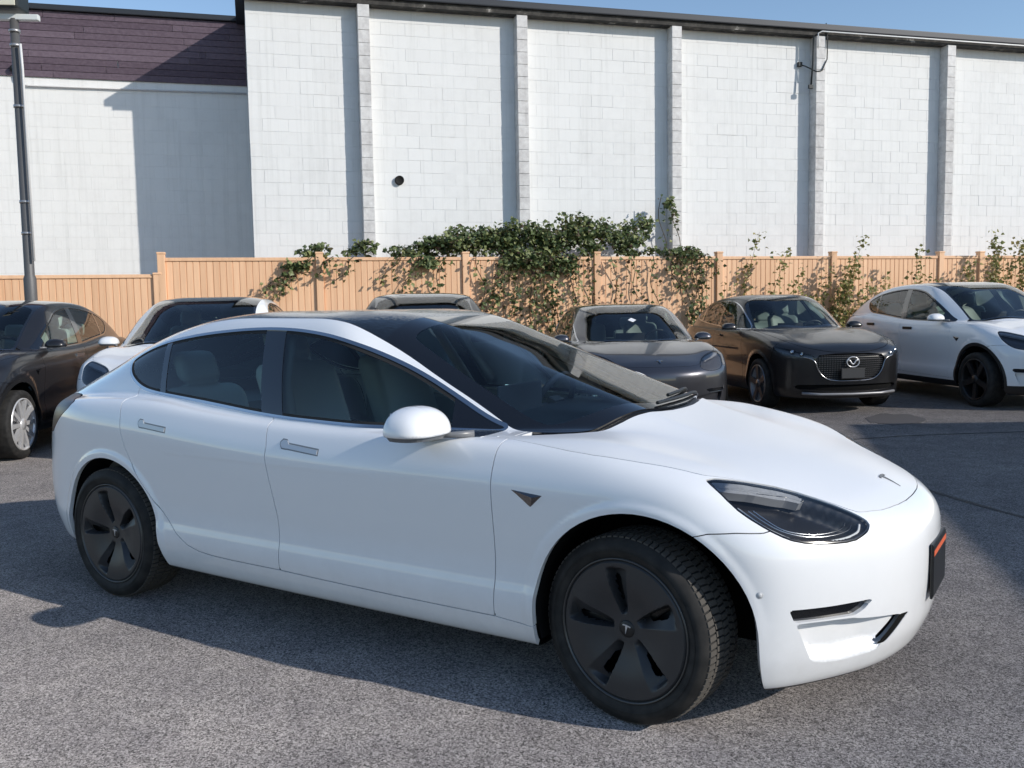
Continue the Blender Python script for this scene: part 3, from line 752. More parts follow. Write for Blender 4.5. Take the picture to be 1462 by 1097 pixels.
# ------------------------------------------------------------------ wheels (axis along y; outer face towards -y)
def tyre_meshes(r=.334, w=.235, rim=.252, tread=True, seg=72):
    hw = w/2
    prof = [(rim-.012,-hw+.025),(rim,-hw+.012),(rim+.018,-hw+.003),((r+rim)/2,-hw-.004),(r-.03,-hw+.004),(r-.012,-hw+.015),(r-.0075,-hw+.03),
            (r-.0075,hw-.03),(r-.012,hw-.018),(r-.03,hw-.004),((r+rim)/2,hw+.004),(rim+.018,hw-.003),(rim-.012,hw-.02)]
    mb = MB().lathe(prof, seg)
    for (rr, hh) in ((rim+.03,-hw-.0025), (r-.048,-hw-.002)):      # raised rings on the sidewall
        mb.lathe([(rr-.003,hh+.004),(rr,hh-.0015),(rr+.003,hh+.004)], seg)
    tb = MB()
    if tread:
        nb = 84
        for row, (y0, y1, sk) in enumerate(((-hw+.020,-hw+.052,.35),(-hw+.058,-.012,-.4),(-.006,.030,.4),(.036,hw-.058,-.4),(hw-.052,hw-.020,.35))):
            for i in range(nb):
                a0 = 2*math.pi*(i+.10+.35*(row%2))/nb; a1 = 2*math.pi*(i+.82+.35*(row%2))/nb
                vs = []
                edge = row in (0,4)
                for (rad) in (r-.012, r-.0015):
                    for (yy, aa) in ((y0,a0),(y1,a0+sk/nb*2),(y1,a1+sk/nb*2),(y0,a1)):
                        rr = rad-(.004 if edge and ((row == 0 and yy == y0) or (row == 4 and yy == y1)) else 0)
                        vs.append((rr*math.cos(aa), yy, rr*math.sin(aa)))
                tb.add(vs, [(0,1,2,3),(7,6,5,4),(0,4,5,1),(1,5,6,2),(2,6,7,3),(3,7,4,0)])
    return mb, tb
def aero_cover(R=.248, phase=0.0, nr=44, nt=360):
    """flat-petalled cover with five turbine slots; the deep side of each slot is open"""
    j, k = np.meshgrid(np.arange(nr+1), np.arange(nt), indexing='ij')
    r = R*j/nr; th = 2*np.pi*k/nt
    dish = .030*(1-sstep(r, .03, .21))
    u = ((th+phase)/(2*np.pi)*5) % 1.0
    half = .20-.035*np.clip((r-.06)/.15, 0, 1); c = .5-.07*(r/R-.5)
    s = (u-(c-half))/(2*half)
    radial = sstep(r, .048, .075)*(1-sstep(r, .205, .226))
    ramp = np.where((s > 0) & (s < 1), np.where(s < .86, s/.86, (1-s)/.14), 0)
    dep = .042*radial*ramp
    v = np.stack([r*np.cos(th), dish+dep+.012*sstep(r, R-.010, R), r*np.sin(th)], -1).reshape(-1,3)
    fs = []; fl = np.zeros_like(s, bool); fl[:] = (s > .40) & (s < .90) & (r > .088+.05*np.abs(s-.75)) & (r < .200-.05*np.abs(s-.70))
    for jj in range(nr):
        for kk in range(nt):
            if fl[jj,kk] and fl[jj+1,kk] and fl[jj,(kk+1)%nt] and fl[jj+1,(kk+1)%nt]: continue
            a = jj*nt+kk; b = jj*nt+(kk+1)%nt; fs.append((a, a+nt, b+nt, b))
    return v.tolist(), fs
T_SHAPE = [(-1,.95),(-.55,1.04),(0,1.08),(.55,1.04),(1,.95),(.93,.72),(.55,.80),(.28,.82),(.12,-.05),(0,-1.0),(-.12,-.05),(-.28,.82),(-.55,.80),(-.93,.72)]
WHEEL_CACHE = {}
def add_wheel(parent, x, y, z, side, kind='aero', steer=0.0, r=.334, w=.235, spin=0.0, detail=True):
    """side: -1 right (outer face -y), +1 left"""
    key = (kind, r, w, detail)
    wh = empty('wheel', (x, y, z), (math.pi if side > 0 else 0)+steer, parent)
    if key not in WHEEL_CACHE:
        rim = r-.082 if kind == 'aero' else r-.09
        t, tb = tyre_meshes(r, w, rim, detail, 72 if detail else 40)
        d = {'tyre': (t.build('tyre', TYRE), TYRE)}
        if detail: d['tread'] = (tb.build('tread', TREAD), TREAD)
        barrel = MB().lathe([(rim-.008,-w/2+.022),(rim-.014,-w/2+.05),(rim-.03,0),(rim-.02,w/2-.02)], 48)
        barrel.lathe([(.001,.02),(rim-.03,.02),(rim-.03,.03),(.001,.03)], 48)
        for i in range(5):
            M = Matrix.Rotation(2*math.pi*i/5+.6, 4, 'Y'); barrel.box((.03,-.045,-.022),(rim-.01,.0,.022), M, .006)
        d['rim'] = (barrel.build('rim', SATINBLK if kind in ('aero','blackspoke') else SILVER), None)
        if kind == 'aero':
            vs, fs = aero_cover(rim-.003)
            c = MB().add(vs, fs, True); d['wheel_cover'] = (c.build('wheel_cover', DARKGREY, fix=False, autosmooth=32), None)
            ring = MB().lathe([(rim-.006,.010),(rim-.003,-.001),(rim+.001,-.001),(rim+.003,.010)], 72); d['rim_edge'] = (ring.build('rim_edge', mat('rim_edge',(.09,.09,.09),.35,.6)), None)
            cap = MB().lathe([(.0005,.0),(.027,.0005),(.031,.004),(.031,.03)], 32); d['hub_cap'] = (cap.build('hub_cap', SATINBLK), None)
            e = MB().prism([(a*.016,b*.016-.002) for a,b in T_SHAPE], -.002, .001, lambda a,b,h: (a,h,b)); d['emblem'] = (e.build('emblem', SILVER), None)
        else:
            n = 10 if kind == 'silver' else 5
            sp = MB()
            for i in range(n):
                a = 2*math.pi*(i+.5)/n; hw_ = .020 if n == 10 else .034
                M = Matrix.Rotation(-a, 4, 'Y')
                for tw in ((-.5,.5) if n == 10 else (0,)):
                    pts = [(.035, -hw_*.9),(.035,hw_*.9),(rim-.01,hw_*1.1),(rim-.01,-hw_*1.1)]
                    sp.prism(pts, -.004, .028, lambda q,b,h: M @ Vector((q, h+.012*(1-q/rim), b)))
                    break
            sp.lathe([(.001,-.004),(.055,-.002),(.06,.02)], 24)
            sp.lathe([(rim-.018,.02),(rim-.012,-.006),(rim,-.006),(rim+.002,.02)], 48)
            d['spokes'] = (sp.build('spokes', {'silver':SILVER,'blackspoke':SATINBLK,'grey':mat('grey_alloy',(.20,.20,.21),.35,.9)}.get(kind, SILVER)), None)
        WHEEL_CACHE[key] = {k: v[0].data for k, v in d.items()}
        for k, v in d.items(): bpy.data.objects.remove(v[0])
    for k, me in WHEEL_CACHE[key].items():
        o = bpy.data.objects.new(k, me); COL.objects.link(o); o.parent = wh
        yo = 0.0
        if k in ('wheel_cover','rim_edge','spokes'): yo = -w/2+.006
        if k == 'hub_cap': yo = -w/2+.006+.026
        if k == 'emblem': yo = -w/2+.006+.025
        o.location = (0, yo, 0)
        if k in ('wheel_cover','hub_cap','emblem','spokes'): o.rotation_euler = (0, spin, 0)
    return wh

def blob(name, F, lo, hi, h, material, parent, mirror_y=False):
    V, Q = surface_nets(F, lo, hi, h); V = project_to(F, V); N = normals_of(F, V)
    if mirror_y: V = V*[1,-1,1]; N = N*[1,-1,1]; Q = Q[:,::-1]
    return mesh_obj(name, V, Q, material, parent, normals=N)
def rbox(c, d, r, k=None):
    """rounded box field"""
    def F(x, y, z):
        q = [np.abs(v-a)-(b-r) for v, a, b in zip((x,y,z), c, d)]
        m = [np.maximum(v, 0) for v in q]
        return np.sqrt(m[0]**2+m[1]**2+m[2]**2+1e-12)+np.minimum(np.maximum(q[0], np.maximum(q[1], q[2])), 0)-r
    return F
def seat_meshes(scale=1.0):
    """seat with bolsters, backrest and headrest; origin at cushion base centre, facing +x"""
    def F(x, y, z):
        cush = rbox((.0,0,.14), (.27,.25,.085), .07)(x, y, z-.02*np.cos(y*9))
        xb = x+.30+(z-.15)*.36
        back = rbox((0,0,.47), (.075,.24,.36), .065)(xb+.05*(1-np.minimum((y/.25)**2,1))*0-.04*np.minimum((y/.24)**2,1), y, z)
        head = rbox((0,0,.93), (.05,.125,.085), .045)(xb-.02, y, z)
        return smin(smin(cush, back, .06), head, .03)
    V, Q = surface_nets(F, (-.85,-.34,-.02), (.36,.34,1.1), .03)
    V = project_to(F, V, 3); return V, Q, normals_of(F, V)
SEAT = seat_meshes()
def place_seat(parent, x, y, z, material, name='seat', sx=1.0, sy=1.0):
    V, Q, N = SEAT
    o = mesh_obj(name, V*[sx,sy,1], Q, material, parent, normals=N); o.location = (x, y, z); return o

# ------------------------------------------------------------------ cutting a body into panels
XZ = lambda v: v[:,[0,2]]
XY = lambda v: v[:,[0,1]]
YZ = lambda v: v[:,[1,2]]
def polyf(pts, proj, n=2, cond=None, shift=0.0):
    P = chaikin(pts, n) if n else np.asarray(pts, float)
    def f(v):
        d = sd_poly(proj(v), P)+shift
        if cond is not None: d = np.minimum(d, np.clip(cond(v), -.06, 1))
        return d
    return f
def oblique(d):
    d = Vector(d).normalized(); a = Vector((0,0,1)).cross(d).normalized(); b = d.cross(a)
    A = np.array(a); B = np.array(b)
    return (lambda v: np.stack([v@A, v@B], 1)), np.array(d)
def emit(P, name, part, parent, material, off=0.0, flange=.012, half='both', dispf=None):
    V, T = P.piece(name)
    if len(T) == 0: return None
    v, f, n = panel_data(P.F, V, T, off, flange, half, dispf)
    return mesh_obj(part, v, f, material, parent, normals=n)
# ------------------------------------------------------------------ the white saloon in front
DLO = [(-2.93,1.175),(-2.885,1.13),(-2.784,1.084),(-2.669,1.060),(-2.4,1.042),(-2.184,1.027),(-1.741,.988),(-1.4,.978),(-1.14,.974),(-.797,.969),(-.60,.966),(-.70,.995),
       (-.876,1.078),(-1.08,1.172),(-1.25,1.240),(-1.393,1.291),(-1.52,1.322),(-1.651,1.341),(-1.80,1.354),(-1.974,1.358),(-2.15,1.352),(-2.375,1.335),(-2.55,1.313),(-2.704,1.288),(-2.82,1.258),(-2.91,1.222),(-2.945,1.195)]
HEAD3 = [(.24,.775,.869),(.336,.674,.85),(.448,.565,.815),(.574,.505,.769),(.665,.470,.728),(.707,.465,.705),(.712,.50,.688),(.705,.529,.680),(.684,.585,.668),(.617,.68,.672),(.547,.754,.685),(.489,.788,.708),(.427,.806,.741),(.35,.82,.793),(.27,.80,.852)]
def arch_poly(cx, cz, r, bot, x0, x1):
    a = np.radians(np.arange(0, 181, 6)); return [(cx+r*math.cos(t), cz+r*math.sin(t)) for t in a]+[(x0,bot),(x1,bot)]
def cut_saloon(P, F, arches, clad=None, wsk=1.0):
    for a in arches: P.cut('void', polyf(a, XZ, 0))
    if clad:
        for (cx, cz, rx, rz, w_) in clad:
            P.cut('cladding', lambda v: np.minimum((1+w_-np.hypot((v[:,0]-cx)/rx, (v[:,2]-cz)/rz))*.3, v[:,1]-.5))
        P.cut('cladding', lambda v: np.minimum(.275-v[:,2], v[:,1]-.5))
    P.cut('under', lambda v: np.minimum(np.interp(v[:,0],[-3.9,-3.5,-2.4,.1,.45,.9],[.29,.25,.222,.212,.192,.198])-v[:,2], .86-v[:,1]))
    # side glass
    P.cut('dlo', polyf(DLO, XZ, 2, lambda v: v[:,1]-.45))
    P.cut('window_trim', polyf(DLO, XZ, 2, lambda v: v[:,1]-.45, .013))
    P.cut('pillar_trim', lambda v: .066-np.abs(v[:,0]+1.752+.42*(v[:,2]-.99)), within=('dlo',))
    P.cut('quarter_divider', lambda v: .022-np.abs(v[:,0]+2.570+.42*(v[:,2]-1.055)), within=('dlo',))
    P.cut('mirror_sail', lambda v: (v[:,0]+.845)+.35*(v[:,2]-.97), within=('dlo',))
    P.cut('seal', lambda v: .012-polyf(DLO, XZ, 2)(v), within=('dlo',))
    P.cut('front_glass', lambda v: v[:,0]+1.75+.42*(v[:,2]-.99), within=('dlo',))
    P.cut('rear_glass', lambda v: v[:,0]+2.570+.42*(v[:,2]-1.055), within=('dlo',))
    P.cut('quarter_glass', lambda v: np.ones(len(v)), within=('dlo',))
    # glass roof and windscreen
    TOPG = [(-.17,-.3),(-.17,0),(-.175,.15),(-.22,.38),(-.33,.60),(-.42,.665),(-.50,.660),(-.765,.614),(-.96,.590),(-1.193,.566),(-1.425,.575),(-1.74,.563),(-2.2,.551),(-2.8,.54),(-3.3,.51),(-3.5,.46),(-3.56,.40),(-3.6,.2),(-3.61,0),(-3.61,-.3)]
    WS = [(-.215,-.3),(-.215,0),(-.225,.155),(-.31,.43),(-.44,.575),(-.527,.588),(-.686,.567),(-.9,.532),(-1.164,.495),(-1.215,.475),(-1.19,.3),(-1.16,0),(-1.16,-.3)]
    RG = [(-2.35,-.3),(-2.35,0),(-2.37,.3),(-2.45,.46),(-2.8,.47),(-3.3,.44),(-3.46,.38),(-3.50,.2),(-3.51,-.3)]
    if wsk > 1: WS = [(-.20,-.3),(-.20,0),(-.21,.15),(-.26,.41),(-.37,.60),(-.44,.640),(-.52,.635),(-.765,.594),(-.96,.57),(-1.15,.547),(-1.24,.53),(-1.24,.3),(-1.22,0),(-1.22,-.3)]
    up = lambda v: (v[:,2]-.93)
    P.cut('top', polyf(TOPG, XY, 2, up))
    P.cut('windscreen', polyf(WS, XY, 2, up), within=('top',))
    P.cut('back_glass', polyf(RG, XY, 2, up), within=('top',))
    P.cut('roof_glass', lambda v: -1.30-v[:,0]-.0*v[:,1], within=('top',))
    # lamps
    pj, d = oblique((.5,.55,.65))
    hp = pj(np.array(HEAD3))
    hf = polyf(hp, pj, 1, lambda v: np.minimum(v[:,0]-.15, v[:,2]-.6))
    P.cut('headlamp', lambda v: hf(v)-.006)
    upd0 = lambda v: seg_dist(pj(v), hp[[0,1,2]], hp[[1,2,3]])
    lpos = lambda v: (pj(v)-hp[0])@(hp[5]-hp[0])/((hp[5]-hp[0])@(hp[5]-hp[0]))
    P.cut('lamp_upper', lambda v: np.minimum(np.minimum(.060-.05*np.abs(lpos(v)-.30)-upd0(v), hf(v)-.010), (.60-lpos(v))*.3), within=('headlamp',))
    P.cut('headlamp_seal', hf, .0022)
    TAIL = [(-4.1,.79),(-3.46,.80),(-3.36,.87),(-3.17,.985),(-3.25,1.0),(-3.42,1.01),(-3.6,.99),(-4.1,.98)]
    P.cut('tail_lamp', polyf(TAIL, XZ, 1, lambda v: np.minimum(v[:,1]-.38, -3.1-v[:,0])), .002)
    # bonnet
    HOOD = [(-.14,-.3),(-.14,0),(-.145,.15),(-.192,.38),(-.30,.61),(-.42,.715),(-.60,.768),(-.575,.784),(-.4,.826),(-.188,.845),(-.009,.823),(.131,.788),(.222,.765),(.252,.745),(.336,.668),(.448,.56),(.574,.499),(.66,.462),(.683,.425),(.700,.385),(.728,.328),(.764,.16),(.771,0),(.771,-.3)]
    P.cut('hood', polyf(HOOD, XY, 1, lambda v: v[:,2]-.66), .0016)
    P.cut('cowl', lambda v: np.minimum(np.minimum(v[:,0]+.50, .745-v[:,1]), np.minimum(v[:,2]-.93, -.09-v[:,0])))
    # bumper openings
    FOG = [(.790,.466),(.66,.463),(.515,.462),(.552,.432),(.584,.418),(.775,.423)]
    front = lambda v: v[:,0]-.4
    P.cut('fog_slot', polyf(FOG, YZ, 0, front))
    INT = [(.480,.288),(.372,.376),(.31,.372),(.35,.352),(.435,.290)]
    P.cut('intake', polyf(INT, YZ, 0, front))
    POC = chaikin([(.772,.419),(.768,.41),(.722,.292),(.70,.275),(.62,.262),(.47,.268),(.458,.289),(.44,.303),(.361,.362),(.365,.377),(.48,.392),(.56,.402),(.60,.412)], 1)
    pbot = lambda v: np.interp(v[:,1], [.36,.47,.62,.70,.73,.78], [.33,.268,.262,.275,.292,.36])
    P.cut('pocket', polyf(POC, YZ, 0, front))
    # front bumper, wing, doors
    BUMP = [(.18,.05),(.20,.685),(.241,.696),(.294,.710),(.376,.716),(.45,.714),(.47,.72),(.47,1.1),(1.2,1.1),(1.2,.05)]
    P.cut('front_bumper', polyf(BUMP, XZ, 0), .0018)
    GAPA = [(-.531,.303),(-.524,.60),(-.523,.90),(-.523,1.02)]
    P.cut('front_wing', polyf([(.6,.286),(-.36,.289)]+GAPA+[(.6,1.02)], XZ, 0, lambda v: v[:,1]-.5), .0018)
    GAPB = [(-1.655,.318),(-1.657,.45),(-1.662,.55),(-1.692,.745),(-1.703,.82),(-1.70,.86),(-1.735,.985),(-1.75,1.05)]
    FD = GAPA+GAPB[::-1]+[(-1.40,.312),(-1.0,.306)]
    P.cut('front_door', polyf(FD, XZ, 0, lambda v: np.minimum(v[:,1]-.775, 1)), .0022)
    RD = GAPB+[(-2.72,1.12),(-2.775,1.06),(-2.757,1.0),(-2.738,.95),(-2.725,.88),(-2.705,.80),(-2.665,.72),(-2.60,.63),(-2.50,.525),(-2.42,.455),(-2.35,.397),(-2.27,.352),(-2.19,.331),(-2.10,.323),(-1.968,.319)]
    P.cut('rear_door', polyf(RD, XZ, 0, lambda v: v[:,1]-.5), .0022)
    TRUNK = [(-3.58,-.3),(-3.56,.40),(-3.50,.50),(-3.40,.57),(-3.45,.63),(-3.62,.62),(-4.2,.60),(-4.2,-.3)]
    P.cut('boot_lid', polyf(TRUNK, XY, 1, lambda v: v[:,2]-.70), .002)


    return dict(pj=pj, hp=hp, hf=hf, pbot=pbot, upd0=upd0)
def build_main():
    S = spec_sedan(); F = body_field(S)
    h = .0125
    P = Panels(F, (-4.0,0,.1), (1.0,1.02,1.5), h)
    cx_ = cut_saloon(P, F, (arch_poly(.045,.35,.405,.0,-.375,.455), arch_poly(-2.87,.335,.388,.0,-3.26,-2.40)))
    pj, hp, hf, pbot, upd0 = (cx_[k] for k in ('pj','hp','hf','pbot','upd0'))
    car = empty('parked_car', (0,0,0))
    tag(car, 'clean white electric saloon with dark five-slot wheels filling the foreground', 'car')
    emit(P, 'body', 'body_shell', car, WHITE, flange=.02)
    emit(P, 'under', 'underbody', car, SATINBLK, flange=0)
    hood = emit(P, 'hood', 'bonnet', car, DEWY)
    emit(P, 'boot_lid', 'boot_lid', car, WHITE)
    bump = emit(P, 'front_bumper', 'front_bumper', car, WHITE, flange=.03)
    emit(P, 'gap', 'panel_gap', car, RUBBER, off=-.011, flange=0)
    emit(P, 'cowl', 'wiper_cowl', car, SATINBLK, off=-.012, flange=.02)
    ws = emit(P, 'windscreen', 'windscreen', car, WSGLASS, flange=0)
    emit(P, 'top', 'windscreen_border', ws, GLOSSBLK, flange=.008)
    emit(P, 'roof_glass', 'roof_glass', car, WETROOF, flange=.01)
    emit(P, 'back_glass', 'rear_window', car, PRIVACY, flange=.01)
    for side in ('right','left'):
        s = -1 if side == 'right' else 1
        emit(P, 'front_wing', 'front_wing', car, WHITE, half=side, flange=.025)
        fd = emit(P, 'front_door', 'front_door', car, WHITE, half=side)
        rd = emit(P, 'rear_door', 'rear_door', car, WHITE, half=side)
        emit(P, 'front_glass', 'window', fd, GLASS, off=-.004, flange=.004, half=side)
        emit(P, 'rear_glass', 'window', rd, GLASS, off=-.004, flange=.004, half=side)
        emit(P, 'quarter_glass', 'quarter_window', car, PRIVACY, off=-.003, flange=.004, half=side)
        for nm in ('pillar_trim','quarter_divider','mirror_sail'): emit(P, nm, nm, car, GLOSSBLK, off=-.002, flange=.006, half=side)
        emit(P, 'seal', 'window_seal', car, RUBBER, off=-.003, flange=.006, half=side)
        emit(P, 'window_trim', 'window_trim', car, CHROME, off=.0015, flange=.008, half=side)
        tl = emit(P, 'tail_lamp', 'tail_lamp', car, REDLAMP, flange=.01, half=side)
        hl = emit(P, 'headlamp', 'headlamp', car, LENS, off=-.001, flange=.003, half=side)
        emit(P, 'lamp_upper', 'lens_upper', hl, LENS, off=-.001, flange=0, half=side)
        emit(P, 'headlamp_seal', 'headlamp_seal', hl, GLOSSBLK, off=-.002, flange=.02, half=side)
        emit(P, 'fog_slot', 'fog_lamp', bump, GLOSSBLK, off=-.016, flange=0, half=side)
        emit(P, 'intake', 'lower_intake', bump, LINER, off=-.002, flange=0, half=side)
        V, T = P.piece('pocket')
        v, f, n = panel_data(F, V, T, 0, 0, side, lambda V, N: -.046*sstep(V[:,2]-pbot(V), .0, .045)*(1-.55*sstep(.56-V[:,1], 0, .18)))
        mesh_obj('bumper_pocket', v, f, WHITE, bump, smooth=True)
        # housing behind the lens
        V, T = P.piece2(('headlamp','lamp_upper'))
        dep = lambda V, N: -.012-.05*sstep(hf(V), .004, .05)
        v, f, n = panel_data(F, V, T, 0, 0, side, dep)
        mesh_obj('lamp_housing', v, f, mat('lamp_housing', (.012,.012,.014), .35), hl, smooth=True)
        # light guides and projectors follow the lens a little below it
        Vn = V; A = pj(V)
        def on_lens(q, depth):
            i = ((A-np.array(q))**2).sum(1).argmin(); nn = normals_of(F, Vn[i:i+1])[0]; p = Vn[i]-nn*depth
            return (p[0], p[1]*s, p[2])
        H = lambda i: hp[i]
        def mix(i, j, t): return hp[i]*(1-t)+hp[j]*t
        cen = hp.mean(0)
        def inset(q, t): return np.array(q)*(1-t)+cen*t
        for t, r_ in ((.10,.0045),(.24,.0025),(.34,.0025)):
            pts = [on_lens(inset(hp[i], t), .020) for i in (5,6,7,8,9,10,11,12,13)]
            MB().tube(chaikin(np.array(pts), 2, False).tolist(), r_, 8).build('daytime_light', WHITELAMP if t < .2 else CHROME, hl)
        v, f, n = panel_data(F, *P.piece('lamp_upper'), -.012, .03, side, lambda V, N: -.004*np.cos(upd0(V)*240))
        mesh_obj('turn_indicator', v, f, mat('lamp_insert', (.40,.41,.42), .3, .0), hl, smooth=True)
        # pull handles
        for dr, (x0, z0, x1, z1) in ((fd,(-1.614,.882,-1.397,.864)), (rd,(-2.583,.917,-2.385,.900))):
            if dr is None: continue
            def hy(x, z):
                lo_, hi_ = .5, 1.1
                for _ in range(40):
                    m_ = (lo_+hi_)/2
                    if F(np.array([x]), np.array([m_]), np.array([z]))[0] < 0: lo_ = m_
                    else: hi_ = m_
                return lo_
            for nm, off, mt, oz in (('handle_recess', .0008, mat('handle_recess',(.22,.235,.25),.4), .0), ('handle', .004, mat('door_handle',(.50,.52,.55),.3,.35), 0)):
                mb = MB(); n = 18; k = 0 if nm == 'handle' else .006
                top = []; bot = []
                for i in range(n+1):
                    t = i/n; x = x0-k+(x1-x0+2*k)*t; zc = z0+(z1-z0)*t
                    hh = (.017 if t < .22 else .017-.009*min(1,(t-.22)/.10))+k
                    e = min(1, min(t, 1-t)/.05); hh *= (.35+.65*math.sqrt(e))
                    zt, zb = zc+hh*.9, zc-hh
                    if t >= .22: zt = zc+.002+k; zb = zc-.016-k
                    if t < .05: zt = zc+hh*.8; zb = zc-hh*.8
                    top.append((x, (hy(x,zt)+off)*s, zt)); bot.append((x, (hy(x,zb)+off)*s, zb))
                vs = top+bot; vb = [(a, b-s*.02, c) for a,b,c in vs]; m = n+1
                fs = [(i,i+1,m+i+1,m+i) for i in range(n)]
                rim_ = list(range(m))+list(range(2*m-1, m-1, -1))
                fs += [(rim_[i], rim_[(i+1)%len(rim_)], rim_[(i+1)%len(rim_)]+2*m, rim_[i]+2*m) for i in range(len(rim_))]
                mb.add(vs+vb, fs); mb.build(nm, mt, dr)
        # side camera badge on the wing
        bp_ = [(-.457,.797),(-.302,.783),(-.357,.737)]
        y_ = .9225*s
        tip = (-.34,y_+.014*s,.775)
        p3 = [(a, y_-.004*s, b) for a,b in bp_]; q3 = [(a, y_-.02*s, b) for a,b in bp_]
        MB().add(p3+[tip]+q3, [(0,1,3),(1,2,3),(2,0,3),(0,1,5,4),(1,2,6,5),(2,0,4,6)]).build('side_repeater', DARKCHROME, car)
        # mirror
        mir = mirror(car, s, (-.835,.955,1.028), WHITE)
        # wheels
        add_wheel(car, 0, s*.775, .332, s, 'aero', math.radians(-7) if True else 0, spin=math.radians(10))
        add_wheel(car, -2.875, s*.775, .332, s, 'aero', spin=math.radians(4))
        # arch liners
        for cx, cz, r_, nm in ((.045,.35,.409,'f'),(-2.87,.335,.392,'r')):
            mb = MB(); n = 28
            a = [math.radians(-16+212*i/n) for i in range(n+1)]
            vs = []; fs = []
            def edge_y(x, z):
                lo_, hi_ = .4, 1.1
                for _ in range(30):
                    m_ = (lo_+hi_)/2
                    if F(np.array([x]), np.array([m_]), np.array([max(z,.26)]))[0] < 0: lo_ = m_
                    else: hi_ = m_
                return lo_-.024
            vs += [(cx+r_*math.cos(t), .50*s, cz+r_*math.sin(t)) for t in a]
            vs += [(cx+r_*math.cos(t), edge_y(cx+r_*math.cos(t), cz+r_*math.sin(t))*s, cz+r_*math.sin(t)) for t in a]
            fs = [(i,i+1,n+2+i,n+1+i) for i in range(n)]
            fs.append(tuple(range(n+1)))
            mb.add(vs, fs, False); mb.build('arch_liner', LINER, car, fix=False)
    # interior
    tub = MB().box((-3.3,-.74,.25), (-.45,.74,.36)).box((-3.35,-.70,.36),(-2.75,.70,.93)); tub.build('cabin_floor', INTERIOR, car)
    for s in (-1,1): MB().box((-2.6,s*.80-.03,.36), (-.5,s*.80+.03,.93), bev=.02).build('door_card', LINING, car)
    def dashF(x, y, z):
        xx = x+.45*y*y
        return smax(smax(rbox((-.62,0,.80), (.34,.76,.17), .05)(xx, y, z), (z-.955)-(-.10)*(xx+.62), .05), -(x+1.05)-.0*z, .03)
    blob('dashboard', dashF, (-1.2,-.82,.55), (-.15,.82,1.05), .03, mat('dash_grey',(.11,.115,.12),.6), car)
    for (x, y) in ((-1.55,.37),(-1.55,-.37)): place_seat(car, x, y, .36, SEATPALE)
    [place_seat(car, -2.25, y_, .22, SEATPALE, 'rear_seat', 1.0, 1.0) for y_ in (-.36,.36)]
    MB().box((-.955,-.19,.90), (-.940,.19,1.09), Matrix.Translation((-.0,-.02,0)) , bev=.006).build('centre_screen', mat('screen_back',(.26,.26,.27),.4), car)
    M = Matrix.Translation((-1.0,.37,.94)) @ Matrix.Rotation(math.radians(-66), 4, 'Y')
    sw = MB().tube([M @ Vector((.18*math.cos(t)*1.0, .18*math.sin(t), 0)) for t in np.linspace(0, 2*math.pi, 32, endpoint=False)], .016, 8, closed=True)
    sw.box((-.02,-.17,-.01),(.02,.17,.01), M); sw.box((-.17,-.02,-.01),(0,.02,.01), M); sw.box((-.05,-.05,-.03),(.05,.05,.015), M)
    sw.build('steering_wheel', mat('wheel_rim',(.16,.16,.165),.45), car)
    for s in (-1,1):
        MB().tube([(-1.72,s*.735,.95),(-1.80,s*.68,1.12),(-1.87,s*.56,1.33)], [.03,.028,.024], 8).build('pillar_lining', HEADLINER, car)
    MB().box((-1.16,-.12,1.285),(-1.12,.12,1.335), bev=.012).build('rear_view_mirror', SATINBLK, car)
    # wipers
    for pts in ([(-.30,.52,.98),(-.24,.36,.99),(-.215,.15,1.0),(-.212,-.15,1.0)], [(-.40,.62,.98),(-.35,.50,1.0),(-.27,.30,1.01),(-.25,.05,1.01)]):
        pp = []
        for q in chaikin(np.array(pts), 3, False):
            v = project_to(F, np.array([[q[0],q[1],q[2]]]), 6)[0]; n_ = normals_of(F, v[None])[0]; pp.append((v+n_*.012).tolist())
        MB().tube(pp, [.012]*3+[.008]*(len(pp)-3), 6).build('wiper', SATINBLK, car)
    # bonnet emblem
    pts = [(a*.036,b*.036) for a,b in T_SHAPE]
    def hz(x, y):
        lo_, hi_ = .5, 1.1
        for _ in range(40):
            m_ = (lo_+hi_)/2
            if F(np.array([x]), np.array([y]), np.array([m_]))[0] < 0: lo_ = m_
            else: hi_ = m_
        return lo_
    MB().prism(pts, -.002, .003, lambda a,b,h_: (.69-b, a, hz(.69-b,a)+h_)).build('emblem', DARKCHROME, hood)
    for (px_, py_, pz_) in ((.462,-.87,.518),(.462,.87,.518)):
        q_ = project_to(F, np.array([[px_,py_,pz_]]), 6)[0]; n_ = Vector(normals_of(F, q_[None])[0].tolist())
        M = Matrix.Translation(Vector(q_.tolist())) @ n_.to_track_quat('-Y','Z').to_matrix().to_4x4()
        MB().lathe([(.0005,-.0022),(.0085,-.0018),(.0092,.001)], 20, M=M).lathe([(.0096,-.0008),(.0112,-.0008),(.0114,.002)], 20, M=M).build('parking_sensor', mat('sensor_grey',(.55,.56,.57),.4), bump)
    # plate on its holder
    pl = MB().box((.856,-.155,.375), (.866,.155,.575), bev=.004).box((.83,-.10,.40),(.858,.10,.56)); pl.build('plate_holder', SATINBLK, bump)
    MB().box((.8661,-.150,.385), (.868,.150,.568)).build('number_plate', mat('plate_black',(.015,.015,.016),.4), bump)
    MB().box((.8665,-.150,.532), (.8692,.150,.552)).build('plate_strip', ORANGE, bump)
    return car
